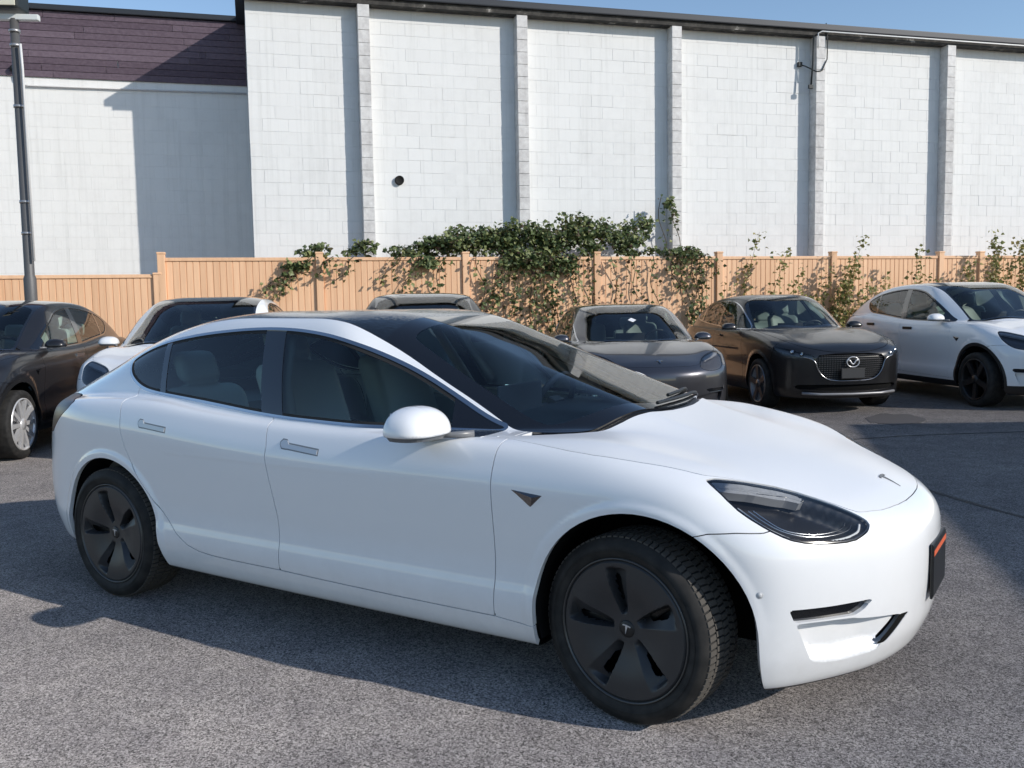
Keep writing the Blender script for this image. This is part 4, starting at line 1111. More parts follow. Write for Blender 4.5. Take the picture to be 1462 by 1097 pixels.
def mirror(parent, s, c, paint_m, k=1.0):
    cx, cy, cz = c
    def Fm(x, y, z):
        u = (x-cx)/k; q = (y-cy)/k; w = (z-cz)/k+.055
        hgt = .108-.30*np.maximum(q-.02, 0)**1.0*.35-.8*np.maximum(u-.0, 0)**1.3*.30
        d = (np.abs(u/.112)**2.6+np.abs(q/.138)**2.8+np.abs(np.maximum(w,0)/hgt)**2.5)
        d = (d**(1/2.6)-1)*.085*k
        d = smax(d, -w*k, .018)
        return smax(d, -(u+.066)*k, .022)
    hs = blob('mirror_housing', Fm, (cx-.14,cy-.17,cz-.09), (cx+.14,cy+.17,cz+.11), .009, paint_m, parent, s < 0)
    n = 26
    ring = [(math.copysign(abs(math.cos(2*math.pi*k/n))**.75, math.cos(2*math.pi*k/n))*.098, math.copysign(abs(math.sin(2*math.pi*k/n))**.75, math.sin(2*math.pi*k/n))*.128) for k in range(n)]
    ring = [(max(a,-.060), b) for a, b in ring]
    base = MB().prism(ring, cz-.070, cz-.052, lambda a,b,h_: (cx+a*(1 if h_ > cz-.06 else .86), cy+b*(1 if h_ > cz-.06 else .90), h_))
    base.tube([(cx+.02,cy-.06,cz-.060),(cx+.09,cy-.10,cz-.064),(cx+.16,cy-.155,cz-.062)], [.012,.012,.015], 8)
    base.v = [(cx+(a-cx)*k, cy+(b-cy)*k, cz+(c-cz)*k) for a,b,c in base.v]
    o = base.build('mirror_base', mat('mirror_base',(.16,.165,.175),.35), hs)
    if s < 0:
        for v in o.data.vertices: v.co.y *= -1
        o.data.flip_normals()
    gl = MB().box((cx-.064*k,cy-.075*k,cz-.036*k),(cx-.058*k,cy+.075*k,cz+.030*k), bev=.002).build('mirror_glass', mat('mirror_glass',(.8,.8,.82),.02,1.0), hs)
    if s < 0:
        for v in gl.data.vertices: v.co.y *= -1
        gl.data.flip_normals()
    return hs
MAIN = build_main()
# ------------------------------------------------------------------ parked cars in the row behind
def spec_hatch():
    S = spec_sedan()
    S['roof'] = Tab([(-4.0,.93),(-3.84,1.03),(-3.7,1.10),(-3.5,1.19),(-3.2,1.30),(-2.9,1.375),(-2.6,1.418),(-2.2,1.442),(-1.9,1.446),(-1.6,1.443),(-1.4,1.428),(-1.2,1.388),(-1.0,1.326),(-.7,1.209),(-.4,1.088),(-.15,.986),(.3,.80),(.8,.56)], .05)
    return S
def make_row_saloon(kind):
    S = spec_sedan() if kind == 'saloon' else spec_hatch(); S['kf'] = .45
    if kind == 'saloon': S['roof'] = Tab([(-4.0,.93),(-3.74,1.035),(-3.6,1.09),(-3.4,1.165),(-3.1,1.285),(-2.8,1.373),(-2.5,1.424),(-2.2,1.444),(-1.9,1.443),(-1.6,1.443),(-1.4,1.432),(-1.2,1.400),(-1.0,1.345),(-.7,1.222),(-.4,1.085),(-.15,.965),(.3,.76),(.8,.5)], .05)
    F = body_field(S)
    P = Panels(F, (-4.0,0,.1), (1.0,1.02,1.55), .028)
    if kind == 'saloon':
        k = (1,1,1); cx_ = cut_saloon(P, F, (arch_poly(.045,.35,.405,.0,-.375,.455), arch_poly(-2.87,.335,.388,.0,-3.26,-2.40)), wsk=1.07)
    else:
        k = (1.012,1.045,1.125)
        def ell(cx, cz, rx, rz): return [(cx+rx*math.cos(t), cz+rz*math.sin(t)) for t in np.radians(np.arange(0,181,6))]+[(cx-rx-.01,0),(cx+rx+.01,0)]
        ar = [(.03,.322,.415,.375),(-2.87,.322,.405,.37)]
        cx_ = cut_saloon(P, F, [ell(*a) for a in ar], [(*a,.10) for a in ar], 1.07)
    return dict(P=P, F=F, k=np.array(k), cx=cx_, cache={})
def row_emit(D, label, part, parent, material, off=0.0, flange=.015, half='both', dispf=None, key=None):
    ck = (label, off, flange, half, key)
    if ck not in D['cache']:
        V, T = D['P'].piece(label) if isinstance(label, str) else D['P'].piece2(label)
        if len(T) == 0: D['cache'][ck] = None
        else:
            v, f, n = panel_data(D['F'], V, T, off, flange, half, dispf); n = n/D['k']; n /= np.maximum(np.linalg.norm(n,axis=1),1e-9)[:,None]
            D['cache'][ck] = (v*D['k'], f, n)
    c = D['cache'][ck]
    return None if c is None else mesh_obj(part, c[0], c[1], material, parent, normals=c[2])
def interior(car, k, seat_m):
    kx, ky, kz = k
    MB().box((-3.3*kx,-.72*ky,.25*kz), (-.45*kx,.72*ky,.36*kz)).box((-3.35*kx,-.66*ky,.36*kz),(-2.8*kx,.66*ky,.92*kz)).build('cabin_floor', INTERIOR, car)
    for s in (-1,1): MB().box((-2.6*kx,s*.79*ky-.03,.36*kz), (-.55*kx,s*.79*ky+.03,.92*kz)).build('door_card', INTERIOR, car)
    MB().box((-1.0*kx,-.70*ky,.60*kz),(-.50*kx,.70*ky,.925*kz), None, .04).build('dashboard', INTERIOR, car)
    for (x, y) in ((-1.55,.37),(-1.55,-.37)): place_seat(car, x*kx, y*ky, .34*kz+(kz-1)*.5, seat_m)
    for y in (-.36,.36): place_seat(car, -2.25*kx, y*ky, .22*kz+(kz-1)*.5, seat_m, 'rear_seat')
    M = Matrix.Translation((-1.0*kx,.37*ky,.93*kz)) @ Matrix.Rotation(math.radians(-66), 4, 'Y')
    MB().tube([M @ Vector((.18*math.cos(t), .18*math.sin(t), 0)) for t in np.linspace(0, 2*math.pi, 20, endpoint=False)], .016, 6, closed=True).build('steering_wheel', SATINBLK, car)
    MB().box((-.955*kx,-.19,.90*kz),(-.94*kx,.19,1.06*kz), None, .005).build('centre_screen', SATINBLK, car)
def place_car(base_s, base_t, head, scale=1.0):
    p = WP(base_s, base_t); o = empty('parked_car', tuple(p), math.radians(head)); o.scale = (scale,)*3; return o
def row_saloon(D, car, paint_m, wheel, r, w, seat_m=SEATMAT, plate=None, roof=None):
    k = D['k']; kx, ky, kz = k; E_ = lambda *a, **q: row_emit(D, *a[:2], car if len(a) < 4 else a[3], a[2], **q)
    def em(label, part, material, parent=None, **q): return row_emit(D, label, part, parent or car, material, **q)
    em('body', 'body_shell', paint_m); em('under', 'underbody', SATINBLK, flange=0); hood = em('hood', 'bonnet', paint_m); em('boot_lid', 'boot_lid', paint_m)
    em('cladding', 'arch_cladding', SATINBLK, off=.004, flange=.02)
    bump = em('front_bumper', 'front_bumper', paint_m, flange=.03); em('gap', 'panel_gap', RUBBER, off=-.01, flange=0)
    em('cowl', 'wiper_cowl', SATINBLK, off=-.01); ws = em('windscreen', 'windscreen', WSGLASS, flange=0); em('top', 'windscreen_border', GLOSSBLK, ws)
    em('roof_glass', 'roof_glass', roof or ROOFGL2); em('back_glass', 'rear_window', PRIVACY)
    for side in ('right','left'):
        s = -1 if side == 'right' else 1
        em('front_wing', 'front_wing', paint_m, half=side); fd = em('front_door', 'front_door', paint_m, half=side); rd = em('rear_door', 'rear_door', paint_m, half=side)
        em('front_glass', 'window', GLASS, fd, off=-.004, flange=0, half=side); em('rear_glass', 'window', PRIVACY, rd, off=-.004, flange=0, half=side); em('quarter_glass', 'quarter_window', PRIVACY, half=side, off=-.003, flange=0)
        for nm in ('pillar_trim','quarter_divider','mirror_sail'): em(nm, nm, GLOSSBLK, off=-.002, flange=.006, half=side)
        em('seal', 'window_seal', RUBBER, off=-.003, half=side); em('window_trim', 'window_trim', CHROME if D['k'][2] == 1 else GLOSSBLK, off=.0015, half=side)
        em('tail_lamp', 'tail_lamp', REDLAMP, half=side)
        hl = em(('headlamp','lamp_upper'), 'headlamp', LENS, off=-.001, flange=0, half=side); em('headlamp_seal', 'headlamp_seal', GLOSSBLK, hl, off=-.002, flange=.02, half=side)
        hf = D['cx']['hf']
        em(('headlamp','lamp_upper'), 'lamp_housing', mat('lamp_housing_grey', (.10,.10,.11), .3, .3), hl, flange=0, half=side, dispf=lambda V, N: -.012-.04*sstep(hf(V), .004, .05), key='h')
        em('lamp_upper', 'turn_indicator', mat('lamp_insert_bright', (.55,.56,.57), .25, .4), hl, off=-.012, flange=.02, half=side)
        em('fog_slot', 'fog_lamp', GLOSSBLK, bump, off=-.012, flange=0, half=side); em('intake', 'lower_intake', LINER, bump, off=-.012, flange=0, half=side)
        pbot = D['cx']['pbot']; em('pocket', 'bumper_pocket', paint_m, bump, flange=0, half=side, dispf=lambda V, N: -.04*sstep(V[:,2]-pbot(V), .0, .045), key='p')
        mirror(car, s, (-.80*kx,.93*ky,1.02*kz), paint_m, .8)
        for dr, (x0, z0, x1, z1) in ((fd,(-1.614,.882,-1.397,.864)), (rd,(-2.583,.917,-2.385,.900))):
            yy = (.909*ky)*s; MB().box((x0*kx,yy-.008,(z1-.012)*kz),(x1*kx,yy+.004,(z0+.004)*kz), None, .003).build('handle', SATINBLK if paint_m is WHITE2 else CHROME, dr)
        add_wheel(car, 0, s*.79*ky, r-.002, s, wheel, 0, r, w, detail=False, spin=.3*s); add_wheel(car, -2.875*kx, s*.79*ky, r-.002, s, wheel, 0, r, w, detail=False, spin=.9)
        for cx, cz, r_ in ((.035*kx,r+.01,r+.08),(-2.87*kx,r,r+.065)):
            n = 18; a = [math.radians(-12+204*i/n) for i in range(n+1)]; vs = []
            for yy in (.45,.87*ky): vs += [(cx+r_*math.cos(t), yy*s, cz+r_*math.sin(t)) for t in a]
            MB().add(vs, [(i,i+1,n+2+i,n+1+i) for i in range(n)]+[tuple(range(n+1))]).build('arch_liner', LINER, car, fix=False)
        bp_ = [(-.457,.797),(-.302,.783),(-.357,.737)]; yb = .9225*ky*s
        MB().add([(a*kx,yb-.003*s,b*kz) for a,b in bp_]+[(-.34*kx,yb+.012*s,.775*kz)], [(0,1,3),(1,2,3),(2,0,3)]).build('side_repeater', GLOSSBLK, car)
    interior(car, k, seat_m)
    MB().prism([(a*.036,b*.036) for a,b in T_SHAPE], -.004, .006, lambda a,b,h_: ((.69-b)*kx, a*1.2, (.777-.45*(-b))*kz+h_-.002)).build('emblem', CHROME, hood)
    if plate: MB().box((.862*kx,-.155,.33*kz),(.885*kx,.155,.48*kz), None, .005).build('number_plate', plate, bump)
ROOFGL2 = mat('roof_black_glass', (.010,.010,.012), .10, coat=1.0)
CREAM = mat('seat_cream', (.45,.44,.42), .6)
if True:
    DY = make_row_saloon('hatch'); DS = make_row_saloon('saloon')
    c = place_car(-7.84,6.53,-54,.985); tag(c, 'dark metallic crossover with silver multi-spoke wheels, at the left edge', 'car', 'cars parked in a row along the fence')
    row_saloon(DY, c, BROWNBLK, 'silver', .355, .25, CREAM)
    c = place_car(-5.43,6.73,-52.3,.99); tag(c, 'white crossover with black roof, half hidden behind the foreground saloon boot', 'car', 'cars parked in a row along the fence')
    row_saloon(DY, c, WHITE2, 'blackspoke', .355, .25, CREAM)
    c = place_car(-2.80,6.50,-51); tag(c, 'dark car seen only by its roof and windscreen above the foreground saloon', 'car', 'cars parked in a row along the fence')
    row_saloon(DY, c, BLACKP, 'blackspoke', .355, .25)
    c = place_car(5.45,6.87,-49.3,1.035); tag(c, 'white crossover with black wheels at the right edge of the row', 'car', 'cars parked in a row along the fence')
    row_saloon(DY, c, WHITE2, 'blackspoke', .355, .25)
    c = place_car(-.12,6.53,-53.2); tag(c, 'grey metallic saloon with a white diamond sticker on its windscreen', 'car', 'cars parked in a row along the fence')
    row_saloon(DS, c, GREYP, 'silver', .334, .235, plate=ORANGE)
    # diamond sticker inside the windscreen
    st = MB().add([(-.80,-.02,1.205),(-.74,-.075,1.178),(-.68,-.02,1.152),(-.74,.035,1.178)], [(0,1,2,3)]).build('windscreen_sticker', mat('white_sticker',(.85,.85,.85),.5), c)
    for v in st.data.vertices:
        q = project_to(DS['F'], np.array([tuple(v.co)]), 6)[0]; n_ = normals_of(DS['F'], q[None])[0]; v.co = Vector((q+n_*.004).tolist())

# ------------------------------------------------------------------ black hatchback
def spec_hatchback():
    S = {}
    S['belt0'] = 1.04
    S['belt'] = Tab([(-3.5,1.14),(-2.6,1.11),(-1.6,1.06),(-.6,1.04),(.3,1.0),(.9,.96)], .12)
    S['W'] = Tab([(-3.7,.75),(-3.3,.835),(-2.655,.885),(-1.5,.892),(-.3,.893),(.2,.886),(.5,.865),(.9,.82)], .12)
    S['sec'] = Tab([(.10,.09),(.2,.065),(.26,.045),(.32,.03),(.40,.024),(.50,.030),(.58,.028),(.68,.014),(.78,.004),(.86,.0),(.91,.006),(.96,.022),(1.0,.045),(1.04,.075),(1.1,.14),(1.2,.26)], .015, .6)
    S['flare'] = [(.01,.35,.41,.015,.05), (-2.655,.35,.40,.018,.05)]
    S['top'] = Tab([(-3.7,1.06),(-3.0,1.10),(-2.0,1.08),(-1.2,1.06),(-.6,1.065),(-.3,1.055),(0,1.025),(.35,.97),(.6,.918),(.75,.87),(.85,.81),(.95,.70)], .05)
    S['crown'] = Tab([(-3.9,.1),(-2.5,.03),(-.5,.04),(.2,.06),(.7,.10)], .1)
    S['ridge'] = Tab([(-1,0),(-.4,.012),(.2,.022),(.6,.012),(.9,0)], .1); S['ridgeY'] = Tab([(-.6,.70),(.2,.66),(.8,.50)], .1)
    S['kshoulder'] = Tab([(-4,.08),(-1,.05),(0,.08),(1,.10)], .1)
    S['nose'] = Tab([(.05,.70),(.16,.80),(.24,.86),(.32,.885),(.45,.895),(.60,.908),(.72,.912),(.79,.895),(.84,.86),(.90,.80),(1.0,.76),(1.5,.72)], .016, .6)
    S['nplan'] = Tab([(-.35,.032),(0,0),(.35,.032),(.5,.075),(.62,.135),(.72,.21),(.80,.31),(.87,.44),(.93,.6),(1.1,1.1)], .04, .6); S['knose'] = .08
    S['tail'] = Tab([(.1,-3.25),(.3,-3.40),(.5,-3.47),(.8,-3.47),(1.05,-3.40),(1.2,-3.30),(1.5,-3.05)], .04, .6)
    S['tplan'] = Tab([(-.4,.04),(0,0),(.4,.04),(.6,.11),(.72,.2),(.80,.32),(.88,.5),(1.0,.8)], .04, .6); S['ktail'] = .12
    S['bottom'] = Tab([(-3.6,.30),(-2,.22),(.4,.21),(.9,.19)], .1)
    S['kf'] = .50; S['kr'] = .35; S['xmid'] = -1.8; S['rcrown'] = .09
    S['roof'] = Tab([(-3.7,.90),(-3.45,1.12),(-3.25,1.25),(-3.0,1.37),(-2.7,1.46),(-2.3,1.51),(-1.9,1.535),(-1.6,1.54),(-1.35,1.52),(-1.15,1.478),(-.9,1.365),(-.6,1.205),(-.3,1.045),(.1,.84),(.6,.6)], .05)
    S['gw'] = Tab([(-3.5,.62),(-3.0,.73),(-2.4,.785),(-1.7,.80),(-1.0,.80),(-.6,.785),(.2,.70)], .1)
    S['tum'] = (.34,.42); S['krail'] = .13; S['kbelt'] = .03
    return S
def build_hatchback(car):
    F = body_field(spec_hatchback()); P = Panels(F, (-3.7,0,.1), (1.05,1.0,1.65), .026)
    def ring(cx, cz, r): return [(cx+r*math.cos(t), cz+r*math.sin(t)) for t in np.radians(np.arange(0,181,6))]+[(cx-r,0),(cx+r,0)]
    P.cut('void', polyf(ring(.02,.35,.40), XZ, 0)); P.cut('void', polyf(ring(-2.655,.35,.395), XZ, 0))
    P.cut('under', lambda v: .235-v[:,2]-.02*(v[:,0] > .3))
    DL = [(-3.02,1.23),(-2.9,1.19),(-2.6,1.145),(-1.7,1.085),(-.75,1.058),(-.68,1.065),(-1.0,1.25),(-1.15,1.33),(-1.3,1.392),(-1.6,1.445),(-2.1,1.450),(-2.6,1.40),(-2.95,1.30)]
    P.cut('dlo', polyf(DL, XZ, 2, lambda v: v[:,1]-.42)); P.cut('window_trim', polyf(DL, XZ, 2, lambda v: v[:,1]-.42, .013))
    for x0, nm in ((-1.70,'pillar_trim'),(-2.55,'quarter_divider')): P.cut(nm, lambda v: .04-np.abs(v[:,0]-x0+.35*(v[:,2]-1.1)), within=('dlo',))
    P.cut('front_glass', lambda v: v[:,0]+1.70+.35*(v[:,2]-1.1), within=('dlo',)); P.cut('rear_glass', lambda v: np.ones(len(v)), within=('dlo',))
    WSb = [(-.32,-.3),(-.32,0),(-.40,.4),(-.52,.64),(-.60,.69),(-.85,.655),(-1.1,.60),(-1.25,.56),(-1.28,.3),(-1.30,0),(-1.30,-.3)]
    up = lambda v: v[:,2]-.99
    P.cut('screen', polyf(WSb, XY, 2, up)); P.cut('windscreen', polyf(WSb, XY, 2, up, -.045), within=('screen',))
    P.cut('back_glass', lambda v: np.minimum(np.minimum(-2.95-v[:,0], .55-v[:,1]), np.minimum(v[:,2]-1.12, -v[:,0]*0+1.45-v[:,2])))
    fr = lambda v: v[:,0]-.35
    HL = [(.47,.70),(.48,.755),(.64,.800),(.80,.852),(.86,.862),(.84,.80),(.70,.745),(.58,.715)]
    P.cut('headlamp', polyf(HL, YZ, 1, fr))
    GR = [(-.3,.775),(.40,.775),(.475,.70),(.43,.55),(.33,.455),(.22,.435),(-.3,.435)]
    P.cut('grille', polyf(GR, YZ, 1, fr))
    P.cut('intake', polyf([(-.3,.375),(.62,.385),(.70,.36),(.62,.31),(-.3,.29)], YZ, 1, fr))
    P.cut('hood', polyf([(-.29,-.3),(-.29,0),(-.37,.4),(-.48,.66),(-.55,.735),(-.3,.77),(.1,.765),(.5,.69),(.70,.58),(.80,.42),(.86,.2),(.87,-.3)], XY, 1, lambda v: v[:,2]-.78), .003)
    P.cut('front_bumper', polyf([(.2,.05),(.30,.62),(.42,.74),(.5,1.1),(1.3,1.1),(1.3,.05)], XZ, 0), .003)
    GA = [(-.56,.31),(-.55,.6),(-.55,1.1)]; GB = [(-1.62,.31),(-1.64,.7),(-1.66,.95),(-1.72,1.15)]
    P.cut('front_door', polyf(GA+GB[::-1], XZ, 0, lambda v: v[:,1]-.76), .003)
    P.cut('rear_door', polyf(GB+[(-2.60,1.2),(-2.60,1.05),(-2.50,.85),(-2.35,.62),(-2.2,.42),(-2.1,.33)], XZ, 0, lambda v: v[:,1]-.70), .003)
    def em(label, part, material, parent=None, **q): return emit(P, label, part, parent or car, material, **q)
    em('body','body_shell',BLACKP); em('under','underbody',SATINBLK,flange=0); em('hood','bonnet',BLACKP); bump = em('front_bumper','front_bumper',BLACKP,flange=.04); em('gap','panel_gap',RUBBER,off=-.01,flange=0)
    ws = em('windscreen','windscreen',WSGLASS,flange=0); em('screen','windscreen_border',GLOSSBLK,ws); em('back_glass','rear_window',PRIVACY)
    gr = em('grille','grille',SATINBLK,bump,off=-.035,flange=0); em('intake','lower_intake',LINER,bump,off=-.03,flange=0)
    # grille slats: rows of small bars
    Vg, Tg = P.piece('grille'); gb = MB()
    def gx(y, z): return project_to(F, np.array([[.9-.3*y*y, y, z]]), 5)[0]
    for zz in np.arange(.46,.77,.026):
        for yy in np.arange(-.44,.45,.032):
            if sd_poly(np.array([[abs(yy),zz]]), chaikin(GR,1))[0] > .012:
                q = gx(abs(yy), zz); gb.box((q[0]-.032,yy-.011,zz-.004),(q[0]-.016,yy+.011,zz+.004))
    tag(gb.build('grille_mesh', mat('grille_mesh',(.16,.16,.165),.3,.8), bump), kind='stuff')
    # bright wing under the grille
    pts = []
    for (y, z) in ((-.60,.735),(-.47,.70),(-.43,.55),(-.33,.450),(-.2,.428),(0,.425),(.2,.428),(.33,.450),(.43,.55),(.47,.70),(.60,.735)):
        q = gx(abs(y), z); pts.append((q[0]-.002, y, z))
    MB().tube(chaikin(np.array(pts),2,False).tolist(), .010, 8).build('grille_surround', mat('smoked_chrome',(.30,.30,.31),.2,1.0), bump)
    # winged oval emblem
    e = MB(); xf = .915
    e.tube([(xf, .082*math.cos(t), .665+.064*math.sin(t)) for t in np.linspace(0,2*math.pi,28,endpoint=False)], .007, 8, closed=True)
    e.tube([(xf,-.072,.694),(xf,-.042,.686),(xf,-.018,.648),(xf,0,.636),(xf,.018,.648),(xf,.042,.686),(xf,.072,.694)], .009, 8)
    e.build('emblem', SILVER, bump)
    MB().box((.905,-.16,.455),(.925,.16,.585), None, .005).build('plate_holder', SATINBLK, bump)
    MB().box((.9255,-.15,.465),(.928,.15,.575), None, 0).build('number_plate', mat('plate_dull',(.035,.037,.04),.5), bump)
    MB().tube([(.80,-.62,.275),(.87,-.4,.262),(.895,0,.258),(.87,.4,.262),(.80,.62,.275)], .018, 8).build('bumper_sunlit_edge', mat('sunlit_edge_grey',(.25,.25,.26),.4,.4), bump)  # paler tube stands in for sunlight on the lower edge of the black bumper
    for side in ('right','left'):
        s = -1 if side == 'right' else 1
        fd = em('front_door','front_door',BLACKP,half=side); rd = em('rear_door','rear_door',BLACKP,half=side)
        em('front_glass','window',GLASS,fd,off=-.004,flange=0,half=side); em('rear_glass','window',PRIVACY,rd,off=-.004,flange=0,half=side)
        for nm in ('pillar_trim','quarter_divider'): em(nm,nm,GLOSSBLK,off=-.002,half=side)
        em('window_trim','window_trim',CHROME,off=.001,half=side)
        hl = em('headlamp','headlamp',LENS,flange=.01,half=side)
        em('headlamp','lamp_housing',mat('lamp_housing_grey',(.10,.10,.11),.3,.3),hl,off=-.045,flange=0,half=side)
        for (y, z) in ((.60,.762),(.70,.792)):
            q = gx(y, z); M = Matrix.Translation((q[0]-.03,y*s,z)) @ Vector((.9,.3*s,.1)).normalized().to_track_quat('-Y','Z').to_matrix().to_4x4()
            MB().lathe([(.001,-.004),(.018,0),(.026,.004),(.030,.02)], 18, M=M).build('projector', REFLECTOR, hl)
        mirror(car, s, (-.86,.95,1.10), BLACKP, .8)
        add_wheel(car, 0, s*.775, .343, s, 'grey', 0, .345, .215, detail=False, spin=.2); add_wheel(car, -2.655, s*.775, .343, s, 'grey', 0, .345, .215, detail=False, spin=.7)
        for cx in (.02,-2.655):
            n = 18; a = [math.radians(-12+204*i/n) for i in range(n+1)]; vs = []
            for yy in (.45,.855): vs += [(cx+.412*math.cos(t), yy*s, .35+.412*math.sin(t)) for t in a]
            MB().add(vs, [(i,i+1,n+2+i,n+1+i) for i in range(n)]+[tuple(range(n+1))]).build('arch_liner', LINER, car, fix=False)
        for dr, x in ((fd,-1.45),(rd,-2.40)): MB().box((x-.11,s*.895-.012,.945),(x+.11,s*.895+.012,.97), None, .006).build('handle', BLACKP, dr)
    interior(car, (.97,.97,1.06), SEATMAT)
if True:
    c = place_car(2.68,5.93,-50); tag(c, 'black hatchback with mesh grille and oval winged emblem in the row', 'car', 'cars parked in a row along the fence')
    build_hatchback(c)
# ------------------------------------------------------------------ vines and weeds along the fence
def leaf_mat(name, c0, c1, c2):
    def build(n, l, b):
        ge = n.new('ShaderNodeNewGeometry'); cr = n.new('ShaderNodeValToRGB'); e = cr.color_ramp.elements
        e[0].color = (*c0,1); e[1].color = (*c2,1); q = e.new(.55); q.color = (*c1,1)
        l.new(ge.outputs['Random Per Island'], cr.inputs[0]); l.new(cr.outputs[0], b.inputs['Base Color'])
        tr = n.new('ShaderNodeBsdfTranslucent'); l.new(cr.outputs[0], tr.inputs['Color'])
        mx = n.new('ShaderNodeMixShader'); mx.inputs[0].default_value = .25
        out = n['Material Output']; l.new(b.outputs[0], mx.inputs[1]); l.new(tr.outputs[0], mx.inputs[2]); l.new(mx.outputs[0], out.inputs['Surface'])
    return mat(name, c1, .5, build=build)
VINE_L = leaf_mat('vine_leaf', (.045,.075,.025), (.115,.155,.055), (.30,.32,.13))
VINE_R = leaf_mat('vine_leaf_reddish', (.06,.028,.018), (.075,.055,.022), (.10,.095,.03))
WEED_L = leaf_mat('weed_leaf', (.12,.14,.04), (.27,.27,.08), (.34,.24,.10))
STEM = mat('stem', (.10,.075,.045), .8)
def leaves_mesh(pts, size, rng, droop=.4):
    """pts: (n,3) local (s, -t, z); each leaf a folded, pointed blade of four triangles"""
    n = len(pts); d = rng.normal(size=(n,3)); d[:,2] = d[:,2]*.5-droop; d /= np.linalg.norm(d,axis=1)[:,None]
    up = rng.normal(size=(n,3))*.6+np.array([0,-.5,.7]); sd = np.cross(d, up); sd /= np.maximum(np.linalg.norm(sd,axis=1),1e-6)[:,None]
    nm = np.cross(sd, d); L = size*rng.uniform(.6,1.25,n)[:,None]; Wd = L*rng.uniform(.32,.48,n)[:,None]
    base = pts; mid = pts+d*L*.45+nm*L*.08; tip = pts+d*L-nm*L*.06
    l_ = pts+d*L*.42+sd*Wd+nm*L*.16; r_ = pts+d*L*.42-sd*Wd+nm*L*.16
    V = np.stack([base, mid, tip, l_, r_], 1).reshape(-1,3); i = np.arange(n)*5
    F = np.concatenate([np.stack([i,i+1,i+3],1), np.stack([i+1,i+2,i+3],1), np.stack([i,i+4,i+1],1), np.stack([i+1,i+4,i+2],1)])
    return V, F
def vine(label, ells, strands, s0, seed, group=None):
    rng = np.random.default_rng(seed)
    o = empty('climbing_vine', tuple(WP(s0, FT)), WROT); tag(o, label, 'vine', group)
    pts = []; rpts = []
    for (s, t, z, rs, rt, rz, n) in ells:
        q = rng.normal(size=(n,3)); q /= np.linalg.norm(q,axis=1)[:,None]; q *= rng.uniform(0,1,(n,1))**(.45)
        # clumps: pull points towards random clump centres
        cc = rng.normal(size=(max(3,n//38),3)); cc /= np.linalg.norm(cc,axis=1)[:,None]; cc *= rng.uniform(.3,1,(len(cc),1))
        k = rng.integers(0,len(cc),n); q = q*.42+cc[k]*.72
        p = np.stack([s-s0+q[:,0]*rs, -(t+q[:,1]*rt), z+q[:,2]*rz], 1)
        red = rng.random(n) < .12
        pts.append(p[~red]); rpts.append(p[red])
    mb = MB()
    for (s, z_top, z_bot, drift, n, tt) in strands:
        m = 9; path = []
        for i in range(m):
            u = i/(m-1); path.append((s-s0+drift*u+.05*math.sin(u*7+s*3), -(tt+.04*math.sin(u*5+s)), z_top+(z_bot-z_top)*u))
        mb.tube(path, [.008]*(m-1)+[.004], 5)
        u = rng.uniform(0,1,n); x = s-s0+drift*u+rng.normal(size=n)*.07; zz = z_top+(z_bot-z_top)*u+rng.normal(size=n)*.05
        p = np.stack([x, -(tt+np.abs(rng.normal(size=n))*.05+.03), zz], 1); red = rng.random(n) < .3
        pts.append(p[~red]); rpts.append(p[red])
    tag(mb.build('stems', STEM, o), kind='stuff')
    V, F_ = leaves_mesh(np.concatenate(pts), .092, rng); tag(mesh_obj('foliage', V, F_, VINE_L, o), kind='stuff')
    V, F_ = leaves_mesh(np.concatenate(rpts), .08, rng); tag(mesh_obj('reddish_foliage', V, F_, VINE_R, o), kind='stuff')
    return o
T1 = .10
# (s, t from fence, z, radii, leaves) -- t is measured from the fence towards the lot
vine('dark green vine heaped over the middle of the fence, trailing strands', [
    (-2.1,-.2,2.42,.45,.35,.20,330),(-1.5,-.25,2.50,.55,.4,.30,800),(-.9,-.28,2.60,.55,.4,.36,950),(-.25,-.25,2.62,.65,.4,.42,1400),(.45,-.25,2.60,.6,.4,.42,1250),(.95,-.3,2.72,.55,.4,.42,850),(1.55,-.35,2.76,.5,.35,.42,600),(2.0,-.3,2.55,.4,.3,.28,330),
    (-.1,.08,2.22,.6,.2,.26,520),(.55,.08,2.18,.5,.2,.24,380),(-1.7,.08,2.2,.35,.15,.18,150),(1.3,-.05,2.42,.4,.25,.18,190)],
    [(-.45,2.3,1.0,-.25,110,T1),(-.2,2.3,.8,-.1,140,T1),(.0,2.3,.85,.1,150,T1),(.2,2.3,.9,.2,150,T1),(.45,2.3,.95,.1,130,T1),(.8,2.3,1.2,.1,90,T1),(1.15,2.3,1.0,.05,60,T1),(-1.95,2.3,1.5,-.35,60,T1),(-1.5,2.3,1.6,-.2,44,T1),(-.9,2.3,1.4,.1,40,T1),(-2.2,2.35,1.85,-.4,34,T1),(1.6,2.3,1.2,.1,46,T1),(-.3,2.3,1.3,-.5,70,T1)], 0, 11)
vine('sprawling vine climbing the wall beside the third pilaster, right of the heap', [
    (2.15,-.45,2.78,.42,.3,.36,240),(2.6,-.6,3.05,.34,.25,.32,150),(3.0,-.7,3.38,.28,.15,.24,80),(3.25,-.7,3.0,.16,.15,.40,45),(2.2,-.2,2.38,.5,.3,.17,210),(3.0,-.02,2.36,.48,.28,.20,420)],
    [(2.75,2.35,1.6,.15,50,T1),(2.95,2.35,1.1,.2,100,T1),(3.2,2.35,.95,.15,130,T1),(3.4,2.3,1.1,-.1,80,T1),(1.95,2.3,1.5,.15,34,T1),(2.35,2.3,1.4,.1,30,T1),(2.9,3.5,2.3,.1,24,-.7),(3.2,3.3,2.3,.1,20,-.7),(3.55,2.3,1.9,.1,24,T1)], 3, 12)
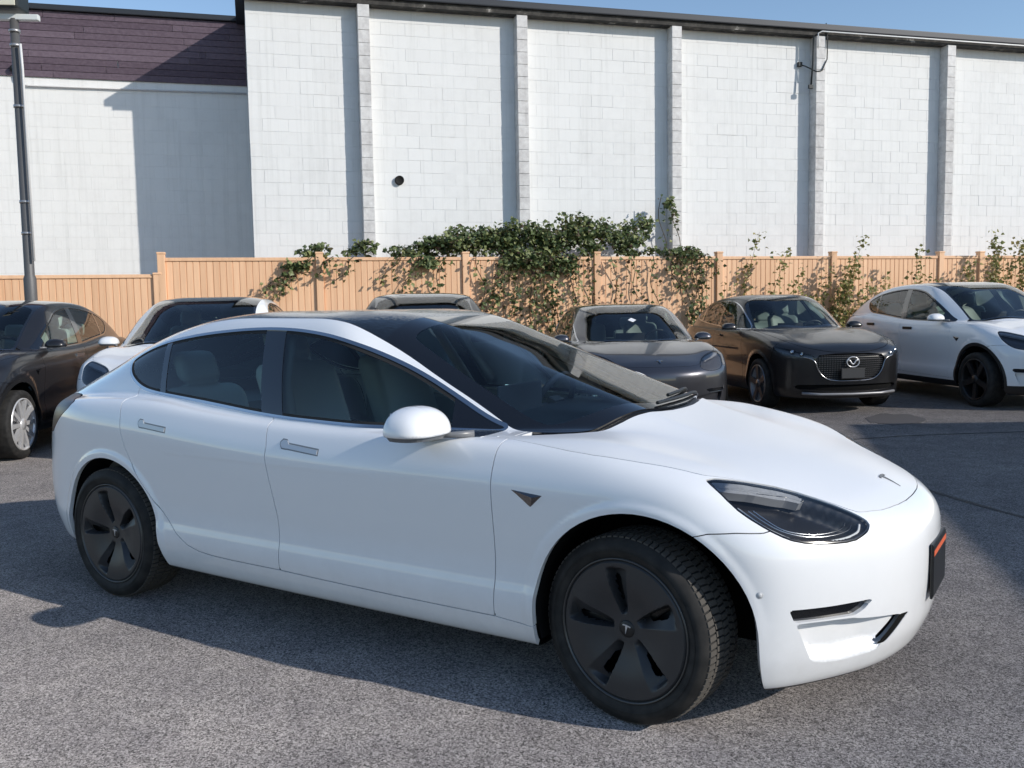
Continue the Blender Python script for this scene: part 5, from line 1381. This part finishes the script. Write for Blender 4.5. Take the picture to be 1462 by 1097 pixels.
vine('small vine spilling over the fence near the left bays', [
    (-3.6,-.1,2.38,.42,.25,.16,210),(-3.0,-.15,2.47,.38,.25,.15,150),(-3.9,.08,2.15,.35,.12,.15,130),(-2.7,-.1,2.42,.2,.2,.14,60)],
    [(-3.75,2.3,1.65,-.6,80,T1),(-4.0,2.15,1.7,-.55,50,T1),(-3.4,2.3,1.95,-.3,36,T1),(-3.0,2.3,1.9,-.3,26,T1)], -3.6, 13)
def weed(s, h, lean, n, label, seed, t=.35, spread=.22, dens=1.0):
    rng = np.random.default_rng(seed); o = empty('tall_weed', tuple(WP(s, FT+t)), WROT); tag(o, label, 'weed', 'weeds along the fence')
    mb = MB(); pts = []
    for k in range(n):
        hh = h*rng.uniform(.45,1.0) if k else h; dx = lean*hh+rng.normal()*spread*.6; dy = rng.normal()*.12; m = 8
        bx, by = rng.normal()*spread, rng.normal()*.08
        path = [(bx+dx*(i/(m-1))**1.5, by+dy*(i/(m-1)), hh*i/(m-1)) for i in range(m)]
        mb.tube(path, [.008-.0055*i/(m-1) for i in range(m)], 5)
        c = int(hh*40*dens)
        for i in range(c):
            u = rng.uniform(.25,1); j = u*(m-1); a = int(min(j,m-2)); f = j-a
            p = np.array(path[a])*(1-f)+np.array(path[a+1])*f
            pts.append(p+rng.normal(size=3)*[.05,.05,.03])
            if rng.random() < .35:
                q = p+rng.normal(size=3)*[.12,.06,.05]; pts.append(q)
    tag(mb.build('stems', STEM, o), kind='stuff')
    V, F_ = leaves_mesh(np.array(pts), .085, rng, .1); tag(mesh_obj('foliage', V, F_, WEED_L, o), kind='stuff')
weed(4.35,2.75,.22,5,'tall thin weed leaning right, behind the rear roof of the black hatchback',21)
weed(3.9,1.75,.1,5,'low bushy weed between grey car and black hatchback',22)
weed(5.75,2.65,.30,8,'tall weed rising behind the black hatchback roof',23,dens=1.4)
weed(5.2,1.6,.1,7,'low yellowish weed behind the black hatchback',24,dens=1.5)
weed(6.5,1.75,.15,9,'dense yellow-green weed between black hatchback and white crossover',25,dens=1.6)
weed(7.4,2.4,.15,6,'thin weed behind the rear of the white crossover',26)
weed(8.6,2.2,.10,7,'leafy weed behind the white crossover roof by two close posts',27,dens=1.3)
weed(9.6,2.75,.12,9,'tallest weed at the far right fence panel',28,dens=1.4)
weed(10.5,2.6,.0,7,'weed at the extreme right edge of the fence',29,dens=1.3)
